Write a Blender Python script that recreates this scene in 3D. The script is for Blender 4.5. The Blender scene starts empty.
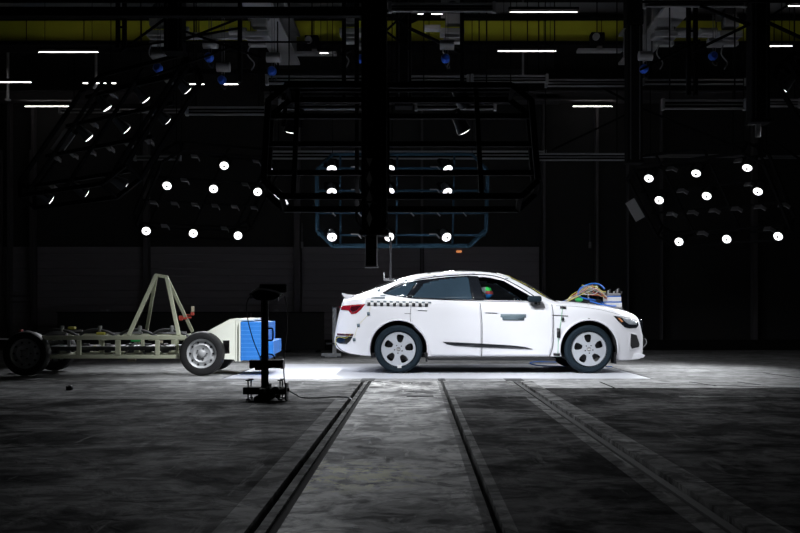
import bpy, bmesh, math, random
from mathutils import Vector, Matrix
from bisect import bisect_right
random.seed(7)
scene = bpy.context.scene
COL = scene.collection
PI = math.pi
R = math.radians

# ---------------------------------------------------------------- camera, world, exposure
F = 950.0; VX, VY = 415.0, 313.0; H = 0.93      # focal length in px, vanishing point, eye height
cam_d = bpy.data.cameras.new('camera'); cam = bpy.data.objects.new('camera', cam_d); COL.objects.link(cam)
cam.location = (0, 0, H); cam.rotation_euler = (R(90), 0, 0)
cam_d.sensor_width = 36; cam_d.lens = F * 36 / 800
cam_d.shift_x = -(VX - 400) / 800; cam_d.shift_y = (VY - 266.5) / 800
cam_d.clip_end = 200
scene.camera = cam
w = bpy.data.worlds.new('hall_dark'); scene.world = w; w.use_nodes = True
w.node_tree.nodes['Background'].inputs[0].default_value = (.8, .85, 1, 1)
w.node_tree.nodes['Background'].inputs[1].default_value = 0.003
scene.view_settings.view_transform = 'Standard'; scene.view_settings.look = 'None'
scene.view_settings.gamma = 1; scene.view_settings.exposure = 0.0
scene.view_settings.use_curve_mapping = False
FLOOD = 1.0      # global floodlight factor
EMIS = 2.5

def W(px, py, Y): return Vector(((px - VX) * Y / F, Y, H + (VY - py) * Y / F))
def G(px, py):
    Y = F * H / (py - VY); return Vector(((px - VX) * Y / F, Y, 0))

# ---------------------------------------------------------------- materials
def mat(name, col, rough=.5, metal=0, emis=0, var=.12, scale=12, bump=0, spec=.5, coat=0, trans=0, stretch=None, ecol=None):
    m = bpy.data.materials.new(name); m.use_nodes = True
    nt = m.node_tree; b = nt.nodes['Principled BSDF']
    c = (*col, 1)
    tc = nt.nodes.new('ShaderNodeTexCoord'); nz = nt.nodes.new('ShaderNodeTexNoise')
    nz.inputs['Scale'].default_value = scale; nz.inputs['Detail'].default_value = 4
    src = tc.outputs['Object']
    if stretch:
        mp = nt.nodes.new('ShaderNodeMapping'); mp.inputs['Scale'].default_value = stretch
        nt.links.new(src, mp.inputs[0]); src = mp.outputs[0]
    nt.links.new(src, nz.inputs['Vector'])
    mx = nt.nodes.new('ShaderNodeMix'); mx.data_type = 'RGBA'
    mx.inputs[6].default_value = tuple(max(0, v * (1 - var)) for v in col) + (1,)
    mx.inputs[7].default_value = tuple(min(1, v * (1 + var)) for v in col) + (1,)
    nt.links.new(nz.outputs[0], mx.inputs[0]); nt.links.new(mx.outputs[2], b.inputs['Base Color'])
    b.inputs['Roughness'].default_value = rough; b.inputs['Metallic'].default_value = metal
    b.inputs['Specular IOR Level'].default_value = spec
    b.inputs['Coat Weight'].default_value = coat; b.inputs['Coat Roughness'].default_value = .12
    if emis:
        b.inputs['Emission Color'].default_value = (*(ecol or col), 1); b.inputs['Emission Strength'].default_value = emis
        m.cycles.emission_sampling = 'NONE' if name == 'floodlight_glow' else 'AUTO'
    if trans: b.inputs['Transmission Weight'].default_value = trans
    if bump:
        bp = nt.nodes.new('ShaderNodeBump'); bp.inputs['Strength'].default_value = bump; bp.inputs['Distance'].default_value = .01
        nt.links.new(nz.outputs[0], bp.inputs['Height']); nt.links.new(bp.outputs[0], b.inputs['Normal'])
    return m

def glassy(name, tint, alpha):
    m = bpy.data.materials.new(name); m.use_nodes = True; nt = m.node_tree; nt.nodes.clear()
    out = nt.nodes.new('ShaderNodeOutputMaterial'); tr = nt.nodes.new('ShaderNodeBsdfTransparent')
    tr.inputs[0].default_value = (*tint, 1)
    gl = nt.nodes.new('ShaderNodeBsdfGlossy'); gl.inputs['Roughness'].default_value = .04; gl.inputs[0].default_value = (.8, .9, 1, 1)
    mx = nt.nodes.new('ShaderNodeMixShader'); lw = nt.nodes.new('ShaderNodeLayerWeight'); lw.inputs[0].default_value = alpha
    nt.links.new(lw.outputs['Fresnel'], mx.inputs[0]); nt.links.new(tr.outputs[0], mx.inputs[1]); nt.links.new(gl.outputs[0], mx.inputs[2])
    nt.links.new(mx.outputs[0], out.inputs[0]); return m

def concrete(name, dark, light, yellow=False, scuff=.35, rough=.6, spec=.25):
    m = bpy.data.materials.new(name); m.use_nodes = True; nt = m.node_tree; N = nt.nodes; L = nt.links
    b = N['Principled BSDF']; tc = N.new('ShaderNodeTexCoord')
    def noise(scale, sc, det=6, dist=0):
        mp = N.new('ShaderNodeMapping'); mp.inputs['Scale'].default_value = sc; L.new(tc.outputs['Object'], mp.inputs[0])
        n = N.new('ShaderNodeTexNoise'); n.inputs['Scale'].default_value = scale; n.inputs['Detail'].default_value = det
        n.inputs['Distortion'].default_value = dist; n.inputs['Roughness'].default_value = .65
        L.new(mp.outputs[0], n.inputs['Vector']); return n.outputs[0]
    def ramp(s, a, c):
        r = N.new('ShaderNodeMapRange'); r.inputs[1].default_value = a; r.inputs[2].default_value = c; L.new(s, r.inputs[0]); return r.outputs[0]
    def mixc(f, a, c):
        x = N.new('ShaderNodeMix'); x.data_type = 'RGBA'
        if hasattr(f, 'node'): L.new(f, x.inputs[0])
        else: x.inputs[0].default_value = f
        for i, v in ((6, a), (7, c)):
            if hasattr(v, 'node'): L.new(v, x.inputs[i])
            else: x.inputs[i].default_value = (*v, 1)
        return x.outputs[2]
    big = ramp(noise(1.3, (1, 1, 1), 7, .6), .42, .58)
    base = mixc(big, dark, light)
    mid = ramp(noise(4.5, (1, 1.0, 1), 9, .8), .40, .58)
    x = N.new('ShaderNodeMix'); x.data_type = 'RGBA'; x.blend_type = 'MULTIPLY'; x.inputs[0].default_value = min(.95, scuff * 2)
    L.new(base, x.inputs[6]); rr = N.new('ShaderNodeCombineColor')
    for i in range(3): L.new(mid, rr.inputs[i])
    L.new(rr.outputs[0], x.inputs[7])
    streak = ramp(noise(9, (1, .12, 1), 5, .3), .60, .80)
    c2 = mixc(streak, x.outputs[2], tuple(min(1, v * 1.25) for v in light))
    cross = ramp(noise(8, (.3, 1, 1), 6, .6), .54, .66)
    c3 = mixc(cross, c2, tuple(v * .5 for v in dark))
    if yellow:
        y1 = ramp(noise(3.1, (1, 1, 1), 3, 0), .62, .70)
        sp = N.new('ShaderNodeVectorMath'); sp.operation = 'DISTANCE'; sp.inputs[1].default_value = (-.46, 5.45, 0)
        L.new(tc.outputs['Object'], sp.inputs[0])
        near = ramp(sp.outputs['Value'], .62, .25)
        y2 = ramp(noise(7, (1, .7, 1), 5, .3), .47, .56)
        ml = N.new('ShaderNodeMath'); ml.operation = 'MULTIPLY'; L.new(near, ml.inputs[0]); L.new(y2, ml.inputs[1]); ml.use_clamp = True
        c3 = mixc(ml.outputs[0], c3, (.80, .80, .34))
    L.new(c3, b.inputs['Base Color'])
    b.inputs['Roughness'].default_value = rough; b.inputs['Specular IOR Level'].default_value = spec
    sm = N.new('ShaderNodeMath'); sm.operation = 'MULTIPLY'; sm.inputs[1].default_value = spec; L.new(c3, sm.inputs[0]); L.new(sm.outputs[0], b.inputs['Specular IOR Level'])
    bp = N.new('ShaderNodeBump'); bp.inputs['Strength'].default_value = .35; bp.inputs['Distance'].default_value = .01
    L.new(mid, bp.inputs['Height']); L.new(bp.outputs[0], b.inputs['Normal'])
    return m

M = dict(
    paint=mat('white_car_paint', (.84, .84, .88), .38, coat=.5, var=.02, scale=3),
    inner=mat('black_interior', (.012, .012, .014), .8),
    black=mat('black_plastic', (.012, .012, .014), .45),
    gloss_black=mat('gloss_black', (.01, .012, .016), .15, coat=.6),
    gap=mat('panel_gap_shadow', (.03, .03, .035), .9),
    tint=mat('tinted_glass', (.035, .06, .085), .12, coat=1, var=.35, scale=2),
    glass=glassy('clear_glass', (.9, .94, .95), .1),
    tyre=mat('tyre_rubber', (.010, .019, .028), .85, spec=.2, var=.2, scale=30, bump=.2),
    rim=mat('silver_alloy', (.62, .65, .70), .35, .35, var=.05),
    disc=mat('brake_disc_steel', (.05, .05, .055), .4, .6),
    red=mat('red_lens', (.30, .008, .02), .12, coat=1, var=.3, scale=25),
    dred=mat('dark_red_lens', (.07, .004, .01), .12, coat=1),
    lens=mat('headlight_lens', (.35, .38, .42), .08, coat=1, var=.6, scale=22),
    amber=mat('amber_reflector', (.7, .25, .08), .3),
    decal=mat('slate_decal', (.13, .18, .21), .6, var=.2, scale=60),
    grey=mat('mid_grey_plastic', (.25, .25, .26), .5),
    white=mat('white_plastic', (.75, .75, .76), .5),
    rubber=mat('black_cable_rubber', (.01, .01, .011), .6),
    blue=mat('blue_cable', (.02, .14, .55), .5), yel=mat('yellow_cable', (.55, .5, .08), .5),
    redc=mat('red_cable', (.5, .06, .04), .5), grn=mat('green_plastic', (.03, .42, .10), .5),
    gcab=mat('green_tape', (.15, .45, .25), .5), tan=mat('tan_cable', (.45, .4, .3), .6),
    frame=mat('pale_green_steel', (.50, .52, .38), .5, var=.08, scale=8),
    plate=mat('pale_cream_steel', (.84, .86, .76), .5, var=.05, scale=8),
    steel=mat('galvanised_steel', (.30, .31, .32), .45, .5), dsteel=mat('dark_steel', (.06, .06, .065), .5, .4),
    hub=mat('painted_wheel_steel', (.50, .51, .52), .45, .2),
    blueb=mat('blue_honeycomb', (.02, .19, .62), .55, var=.15, scale=10, stretch=(1, 1, 6)),
    rig=mat('black_rig_paint', (.007, .007, .008), .85, spec=.08), rigblue=mat('blue_grey_rig_paint', (.022, .055, .085), .7, spec=.15),
    lamp_body=mat('dark_lamp_body', (.03, .035, .045), .5), alu=mat('aluminium_profile', (.30, .30, .31), .4, .6),
    bracket=mat('grey_bracket', (.22, .22, .23), .5),
    rigwhite=mat('white_arrow_paint', (.9, .9, .9), .6),
    lampglow=mat('floodlight_glow', (1, 1, 1), .3, emis=EMIS, ecol=(1, 1, 1)),
    tube=mat('tube_glow', (1, .95, .93), .3, emis=13, ecol=(1, .93, .9)),
    yellow=mat('yellow_crane_paint', (.85, .80, .06), .5, var=.3, scale=1.2),
    crane=mat('grey_crane_steel', (.36, .36, .37), .55, var=.2, scale=4),
    hook=mat('blue_hoist_paint', (.02, .10, .60), .4),
    wall=mat('lit_wall_panel', (.19, .175, .19), .8, var=.15, scale=3, stretch=(.2, 1, 14)),  # lighter than the other walls, lit look put into the colour
    wallr=mat('dark_wall_cladding', (.02, .02, .02), .9, var=.15, scale=3),
    column=mat('dark_column_paint', (.075, .07, .075), .7),
    barrier=mat('black_barrier_board', (.012, .012, .012), .8), kerb=mat('dark_kerb', (.01, .01, .01), .9, spec=.05),
    ceiling=mat('black_ceiling', (.01, .01, .01), .9),
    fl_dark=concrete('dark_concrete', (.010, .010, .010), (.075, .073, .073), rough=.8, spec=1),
    fl_falloff=concrete('light_falloff_concrete', (.11, .11, .11), (.24, .24, .24), scuff=.25, rough=.8, spec=.6),  # mid tone that paints in the floodlight falloff between slabs
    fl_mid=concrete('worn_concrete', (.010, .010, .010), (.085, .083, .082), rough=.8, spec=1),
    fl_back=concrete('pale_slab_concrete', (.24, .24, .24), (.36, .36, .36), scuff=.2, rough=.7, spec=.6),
    fl_strip=concrete('pale_worn_concrete', (.09, .09, .087), (.62, .61, .59), yellow=True, scuff=.46, rough=.65, spec=1.2),
    fl_edge=concrete('grout_concrete', (.12, .118, .116), (.28, .28, .275), scuff=.4, rough=.8, spec=.8),
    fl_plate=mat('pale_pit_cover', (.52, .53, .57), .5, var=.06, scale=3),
    slot=mat('black_slot', (.003, .003, .003), 1, spec=0), railst=mat('worn_rail_steel', (.05, .05, .05), .7, .1, spec=.1),
    skin=mat('dummy_vinyl', (.45, .45, .45), .6), suit=mat('dummy_shirt', (.08, .07, .07), .9),
    dgreen=mat('green_face_paint', (.05, .8, .12), .6), dred2=mat('red_face_paint', (.8, .12, .12), .6), dblue=mat('blue_face_paint', (.04, .35, 1), .6),
)

# ---------------------------------------------------------------- mesh helpers
def link(o, parent=None):
    COL.objects.link(o)
    if parent: o.parent = parent
    return o
def tag(o, label=None, cat=None, group=None, kind=None):
    if label: o['label'] = label
    if cat: o['category'] = cat
    if group: o['group'] = group
    if kind: o['kind'] = kind
    return o
def thing(name, label, cat, loc=(0, 0, 0), rz=0, group=None):
    o = bpy.data.objects.new(name, None); o.empty_display_size = .1; COL.objects.link(o)
    o.location = loc; o.rotation_euler = (0, 0, rz); return tag(o, label, cat, group)

class MB:
    def __init__(s): s.bm = bmesh.new()
    def box(s, c, size, rot=None, bev=0, mi=0):
        b = bmesh.new(); bmesh.ops.create_cube(b, size=1)
        bmesh.ops.scale(b, vec=Vector(size), verts=b.verts)
        if bev: bmesh.ops.bevel(b, geom=list(b.edges), offset=bev, segments=2, affect='EDGES', profile=.5)
        m = (rot.to_4x4() if rot else Matrix())
        m = Matrix.Translation(Vector(c)) @ m
        bmesh.ops.transform(b, matrix=m, verts=b.verts)
        return s._add(b, mi)
    def _add(s, b, mi=0):
        for f in b.faces: f.material_index = mi
        me = bpy.data.meshes.new('tmp'); b.to_mesh(me); b.free(); s.bm.from_mesh(me); bpy.data.meshes.remove(me); return s
    def beam(s, a, b_, w_, h_=None, up=(0, 0, 1), mi=0, bev=0):
        a = Vector(a); b_ = Vector(b_); h_ = h_ or w_; d = b_ - a; L = d.length
        if L < 1e-6: return s
        z = d.normalized(); u = Vector(up)
        if abs(z.dot(u)) > .98: u = Vector((1, 0, 0)) if abs(z.x) < .9 else Vector((0, 1, 0))
        x = u.cross(z).normalized(); y = z.cross(x)
        rot = Matrix((x, y, z)).transposed()
        return s.box((a + b_) / 2, (w_, h_, L), rot, bev, mi)
    def cyl(s, a, b_, r, r2=None, n=20, mi=0, caps=True):
        a = Vector(a); b_ = Vector(b_); d = b_ - a
        b = bmesh.new(); bmesh.ops.create_cone(b, cap_ends=caps, segments=n, radius1=r, radius2=r if r2 is None else r2, depth=d.length)
        rot = d.to_track_quat('Z', 'Y').to_matrix().to_4x4()
        bmesh.ops.transform(b, matrix=Matrix.Translation((a + b_) / 2) @ rot, verts=b.verts)
        return s._add(b, mi)
    def lathe(s, prof, o=(0, 0, 0), axis='Y', n=48, mi=0):
        """prof: list of (radius, along axis)"""
        b = bmesh.new(); rings = []
        for r, t in prof:
            ring = []
            for k in range(n):
                a = 2 * PI * k / n; c, s_ = math.cos(a) * r, math.sin(a) * r
                p = {'Y': (c, t, s_), 'Z': (c, s_, t), 'X': (t, c, s_)}[axis]
                ring.append(b.verts.new(Vector(p) + Vector(o)))
            rings.append(ring)
        for i in range(len(rings) - 1):
            for k in range(n):
                b.faces.new((rings[i][k], rings[i][(k + 1) % n], rings[i + 1][(k + 1) % n], rings[i + 1][k]))
        bmesh.ops.remove_doubles(b, verts=b.verts, dist=1e-6)
        bmesh.ops.recalc_face_normals(b, faces=b.faces)
        return s._add(b, mi)
    def prism(s, pts, d0, d1, axis='Y', holes=(), mi=0):
        """2D polygon (with holes) extruded between d0 and d1"""
        b = bmesh.new(); edges = []
        def P(u, v, d): return {'Y': (u, d, v), 'X': (d, u, v), 'Z': (u, v, d)}[axis]
        for loop in [pts] + list(holes):
            vs = [b.verts.new(P(u, v, d0)) for u, v in loop]
            edges += [b.edges.new((vs[i], vs[(i + 1) % len(vs)])) for i in range(len(vs))]
        r = bmesh.ops.triangle_fill(b, edges=edges, use_beauty=True, use_dissolve=False)
        e = bmesh.ops.extrude_face_region(b, geom=list(b.faces))
        vv = [g for g in e['geom'] if isinstance(g, bmesh.types.BMVert)]
        off = {'Y': (0, d1 - d0, 0), 'X': (d1 - d0, 0, 0), 'Z': (0, 0, d1 - d0)}[axis]
        bmesh.ops.translate(b, vec=Vector(off), verts=vv)
        bmesh.ops.recalc_face_normals(b, faces=b.faces)
        return s._add(b, mi)
    def tube(s, pts, r, n=8, res=6, mi=0, smooth=True):
        P = [Vector(p) for p in pts]
        if smooth and len(P) > 2:
            Q = []
            for i in range(len(P) - 1):
                p0 = P[max(i - 1, 0)]; p1 = P[i]; p2 = P[i + 1]; p3 = P[min(i + 2, len(P) - 1)]
                for k in range(res):
                    t = k / res
                    Q.append(.5 * ((2 * p1) + (p2 - p0) * t + (2 * p0 - 5 * p1 + 4 * p2 - p3) * t * t + (3 * p1 - p0 - 3 * p2 + p3) * t ** 3))
            Q.append(P[-1]); P = Q
        b = bmesh.new(); rings = []; prev = None
        for i, p in enumerate(P):
            d = (P[min(i + 1, len(P) - 1)] - P[max(i - 1, 0)]).normalized()
            if prev is None:
                u = Vector((0, 0, 1)) if abs(d.z) < .9 else Vector((1, 0, 0)); x = u.cross(d).normalized()
            else:
                x = (prev - d * prev.dot(d)).normalized()
            prev = x; y = d.cross(x)
            rings.append([b.verts.new(p + (x * math.cos(2 * PI * k / n) + y * math.sin(2 * PI * k / n)) * r) for k in range(n)])
        for i in range(len(rings) - 1):
            for k in range(n): b.faces.new((rings[i][k], rings[i][(k + 1) % n], rings[i + 1][(k + 1) % n], rings[i + 1][k]))
        b.faces.new(rings[0]); b.faces.new(rings[-1]); bmesh.ops.recalc_face_normals(b, faces=b.faces)
        return s._add(b, mi)
    def build(s, name, m, parent=None, smooth=False, loc=None, mats=None):
        me = bpy.data.meshes.new(name); s.bm.to_mesh(me); s.bm.free()
        for x in (mats or [m]): me.materials.append(x)
        if smooth:
            me.polygons.foreach_set('use_smooth', [True] * len(me.polygons))
            me.set_sharp_from_angle(angle=R(38))
        o = bpy.data.objects.new(name, me); link(o, parent)
        if loc is not None: o.location = loc
        return o

def struct(name, mb, m, **k):
    o = mb.build(name, m, **k); o['kind'] = 'structure'; return o

def spl(pts, n=8, closed=True):
    """smooth 2D closed curve through pts"""
    P = [Vector((a, b)) for a, b in pts]; Q = []; N = len(P)
    for i in range(N if closed else N - 1):
        g = lambda j: P[j % N] if closed else P[min(max(j, 0), N - 1)]
        p0, p1, p2, p3 = g(i - 1), g(i), g(i + 1), g(i + 2)
        for k in range(n):
            t = k / n
            v = .5 * ((2 * p1) + (p2 - p0) * t + (2 * p0 - 5 * p1 + 4 * p2 - p3) * t * t + (3 * p1 - p0 - 3 * p2 + p3) * t ** 3)
            Q.append((v.x, v.y))
    if not closed: Q.append(tuple(P[-1]))
    return Q

def bool_diff(o, cutters):
    for c in cutters:
        md = o.modifiers.new('b', 'BOOLEAN'); md.operation = 'DIFFERENCE'; md.object = c; md.solver = 'EXACT'
    apply_mods(o)
    for c in cutters: bpy.data.objects.remove(c)
def apply_mods(o):
    dg = bpy.context.evaluated_depsgraph_get(); dg.update()
    me = bpy.data.meshes.new_from_object(o.evaluated_get(dg)); o.modifiers.clear(); o.data = me

# ================================================================= THE HALL
WALL_Y = 23.9; CEIL = 8.6; XL, XR = -15.0, 15.0
def strip(x0, x1, y0, y1, name, m, z=0, t=.12):
    return struct(name, MB().box(((x0 + x1) / 2, (y0 + y1) / 2, z - t / 2), (x1 - x0, y1 - y0, t)), m)
# floor pieces left open along the rail slots
RY0, RY1 = -1.0, 13.0
struct('floor', MB().box((0, 11.5, -.17), (30, 25.4, .1)), M['slot'])
strip(XL, -.86, RY0, 10.3, 'floor', M['fl_dark']); strip(XL, -.86, 10.3, RY1, 'floor', M['fl_falloff'])  # left slab tones stepped to imitate light fading towards the camera
strip(-.86, -.725, RY0, RY1, 'floor', M['fl_edge'])
strip(-.68, -.635, RY0, RY1, 'floor', M['fl_edge'])
strip(-.635, -.585, RY0, RY1, 'floor', M['kerb'], z=-.012)
strip(-.585, .30, RY0, RY1, 'floor', M['fl_strip'])
strip(.30, .345, RY0, RY1, 'floor', M['fl_edge'])
strip(.385, .44, RY0, RY1, 'floor', M['fl_edge'])
strip(.44, 1.22, RY0, 10.6, 'floor', M['fl_mid']); strip(.44, 1.22, 10.6, RY1, 'floor', M['fl_falloff'])  # far piece paler, light falloff put into its colour
strip(1.22, 1.32, RY0, RY1, 'floor', M['fl_edge'])
strip(1.352, 1.40, RY0, RY1, 'floor', M['railst'], z=-.006)
strip(1.442, 1.60, RY0, RY1, 'floor', M['fl_edge'])
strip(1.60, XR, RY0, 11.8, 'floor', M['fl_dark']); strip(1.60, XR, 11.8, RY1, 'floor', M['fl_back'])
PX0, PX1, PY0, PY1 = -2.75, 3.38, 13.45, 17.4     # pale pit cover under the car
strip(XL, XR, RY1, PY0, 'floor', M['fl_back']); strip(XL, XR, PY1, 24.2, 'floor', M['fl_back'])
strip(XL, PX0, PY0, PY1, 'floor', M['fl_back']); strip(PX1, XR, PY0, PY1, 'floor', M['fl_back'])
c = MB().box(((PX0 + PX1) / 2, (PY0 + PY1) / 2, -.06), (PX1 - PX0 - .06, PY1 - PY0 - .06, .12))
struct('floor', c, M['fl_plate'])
# end caps of the slots, inspection lids, joints in the slab
lid = MB()
for x0, x1 in ((-.75, -.56), (.32, .42), (1.25, 1.5)): lid.box(((x0 + x1) / 2, 13.23, .002), (x1 - x0, .42, .006))
struct('trim_1', lid, M['railst'])
jt = MB()
for a, b_ in (((600, 382), (622, 391)), ((690, 382), (716, 386)), ((640, 383), (800, 388)), ((764, 373), (800, 378)), ((738, 382), (760, 385))):
    jt.beam(G(*a) + Vector((0, 0, .001)), G(*b_) + Vector((0, 0, .001)), .025, .004)
struct('trim_2', jt, M['kerb'])
lid2 = MB()
for a in ((722, 397, .95, .18), (420, 396, .3, .2)):
    p = G(a[0], a[1]); lid2.box((p.x, p.y, .002), (a[2], a[3], .006))
struct('trim_3', lid2, M['fl_edge'])

# walls and ceiling
struct('wall_back', MB().box((0, WALL_Y + .35, CEIL / 2), (30, .3, CEIL)), M['wallr'])
struct('wall_left', MB().box((XL, 11.5, CEIL / 2), (.3, 25.6, CEIL)), M['wallr'])
struct('wall_right', MB().box((XR, 11.5, CEIL / 2), (.3, 25.6, CEIL)), M['wallr'])
struct('wall_front', MB().box((0, -1.2, CEIL / 2), (30, .3, CEIL)), M['wallr'])
struct('ceiling', MB().box((0, 11.5, CEIL + .1), (30, 25.6, .2)), M['ceiling'])
# ribbed sliding door leaves in the back wall, left half; paler tone paints in light on the low wall
def wx(px): return (px - VX) * WALL_Y / F
def wz(py): return H + (VY - py) * WALL_Y / F
n = 0
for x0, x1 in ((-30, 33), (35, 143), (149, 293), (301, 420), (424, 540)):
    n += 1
    d = MB(); a, b_ = wx(x0), wx(x1); top = wz(248)  # top edge set where the painted light on the wall ends
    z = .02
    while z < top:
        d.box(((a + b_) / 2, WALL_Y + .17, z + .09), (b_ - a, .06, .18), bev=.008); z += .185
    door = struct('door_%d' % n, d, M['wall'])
cols = [(33.0, 2.5), (146, 5), (297, 6), (422, 2.5), (544, 3), (597, 3), (628, 1.5), (662, 1.5), (755, 4.5), (9, 3)]
for i, (px, wpx) in enumerate(cols):
    ww = wpx * WALL_Y / F
    struct('trim_%d' % (i + 4), MB().box((wx(px), WALL_Y + .06, wz(100) / 2), (ww, .2, wz(100))), M['column'])
fr = MB()
for a, b_ in ((( 2, 150), (2, 296)), ((2, 296), (31, 296)), ((31, 296), (31, 150)), ((6, 302), (30, 302))):
    fr.beam((wx(a[0]), WALL_Y - .02, wz(a[1])), (wx(b_[0]), WALL_Y - .02, wz(b_[1])), .05)
struct('trim_20', fr, M['column'])
struct('baseboard_back', MB().box((wx(480) + 3.6, WALL_Y + .0, .13), (15.0, .12, .26)), M['kerb'])
# low black barriers standing before the left wall
def barrier(x0, x1, Y, h, label):
    a = (x0 - VX) * Y / F; b_ = (x1 - VX) * Y / F
    t = thing('barrier', label, 'barrier', ((a + b_) / 2, Y, 0))
    L = b_ - a
    MB().box((0, 0, h / 2 + .03), (L, .1, h - .06), bev=.01).build('board', M['barrier'], t)
    MB().box((0, 0, h + .012), (L + .02, .14, .03)).build('top_rail', M['rig'], t)
    for k in (-.42, 0, .42):
        MB().box((L * k, 0, .02), (.08, .45, .04)).build('foot', M['rig'], t)
barrier(58, 138, 22.6, .93, 'long low black barrier board behind the middle of the crash trolley')
barrier(141, 250, 22.6, .93, 'long low black barrier board behind the steel tripod of the trolley')
barrier(252, 324, 22.6, .93, 'long low black barrier board behind the camera stand')
for i, (px, nm) in enumerate(((103, 'small pale marker block on top of the black barrier behind the trolley frame'), (108, 'second small pale marker block beside another on the black barrier top'), (241, 'small pale marker block on the barrier top left of the camera stand'), (276, 'small pale marker block on the barrier top right of the camera stand'))):
    o = MB().box((0, 0, .03), (.1, .06, .05), bev=.006).build('marker_block', M['bracket'], loc=((px - VX) * 22.6 / F, 22.6, .957))
    MB().box((0, -.032, .03), (.05, .01, .025)).build('face_plate', M['grey'], o)
    tag(o, nm, 'marker', 'marker blocks on the barriers')

# fluorescent battens under the ceiling
def batten(px0, px1, py, label, zc=6.0):
    Y = F * (zc - H) / (VY - py); a = (px0 - VX) * Y / F; b_ = (px1 - VX) * Y / F
    t = thing('tube_light', label, 'light', ((a + b_) / 2, Y, zc), 0, 'tube lights under the ceiling')
    MB().box((0, 0, .07), (b_ - a + .06, .09, .05), bev=.008).build('housing', M['rig'], t)
    MB().cyl((-(b_ - a) / 2, 0, 0.015), ((b_ - a) / 2, 0, 0.015), .005, n=12).build('tube', M['tube'], t)
    for s in (-1, 1): MB().cyl((s * (b_ - a) * .4, 0, .09), (s * (b_ - a) * .4, 0, CEIL - zc), .006, n=6).build('hanger', M['rig'], t)
for a in ((39, 98, 53, 'left'), (-25, 31, 83, 'far left edge, second row'), (83, 116, 84, 'left, second row'), (25, 73, 107, 'left, lowest row'), (154, 160, 54, 'left of the dark hoist column'),
          (187, 204, 85, 'behind the upper left lamp frame'), (221, 238, 85, 'right of the one behind the upper left lamp frame'), (320, 328, 54, 'below the small yellow girder piece'), (510, 577, 13, 'top right of centre'), (498, 556, 52, 'just under the yellow girder right of centre'),
          (573, 612, 107, 'lowest, left of the right hoist column'), (788, 835, 7, 'top right corner'), (767, 792, 47, 'right of the rightmost hoist column'), (418, 442, 15, 'between the centre columns'), (340, 352, 107, 'low behind the centre lamp frame')):
    batten(a[0], a[1], a[2], 'thin bright tube light, ' + a[3])

# yellow crane girder right across the back
GY = 20.5
g = thing('crane_girder', 'long yellow overhead crane girder across the hall behind the lamp rigs', 'crane girder', (0, GY, W(0, 45, GY).z))
gh = 22 * GY / F
MB().box((0, 0, gh / 2), (26, .35, gh), bev=.01).build('box_girder', M['yellow'], g)
MB().box((0, 0, gh + .06), (26, .6, .08)).box((0, 0, -.04), (26, .6, .08)).build('flange', M['rig'], g)
MB().box((0, -.1, gh + .26), (26, .25, .22)).build('top_rail', M['crane'], g)
for k in range(-7, 8): MB().box((k * 1.23 + .3, -.18, gh / 2), (.012, .02, gh)).build('stiffener', M['kerb'], g)
# longitudinal grey beams above, running away from the camera
for i, (px, py, nm) in enumerate(((266, 20, 'grey overhead runway beam running back, left of centre'), (668, 20, 'wide grey overhead runway beam running back, right of centre'))):
    z0 = 6.2; Yb = F * (z0 - H) / (VY - py); X = (px - VX) * Yb / F
    t = thing('runway_beam', nm, 'beam', (X, 17.0, z0), 0, 'overhead runway beams')
    MB().box((0, 0, 0), (.5, 6.2, .05)).build('bottom_flange', M['crane'], t)
    MB().box((0, 0, .3), (.06, 6.2, .55)).build('web', M['crane'], t)
    MB().box((0, 0, .6), (.5, 6.2, .05)).build('top_flange', M['crane'], t)
    for k in (-2.6, 0, 2.6): MB().cyl((0, k, .6), (0, k, CEIL - z0), .02, n=8).build('hanger', M['rig'], t)
    for k in range(7): MB().box((0, -2.9 + k * .95, .3), (.42, .04, .55)).build('web_stiffener', M['crane'], t)

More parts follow.
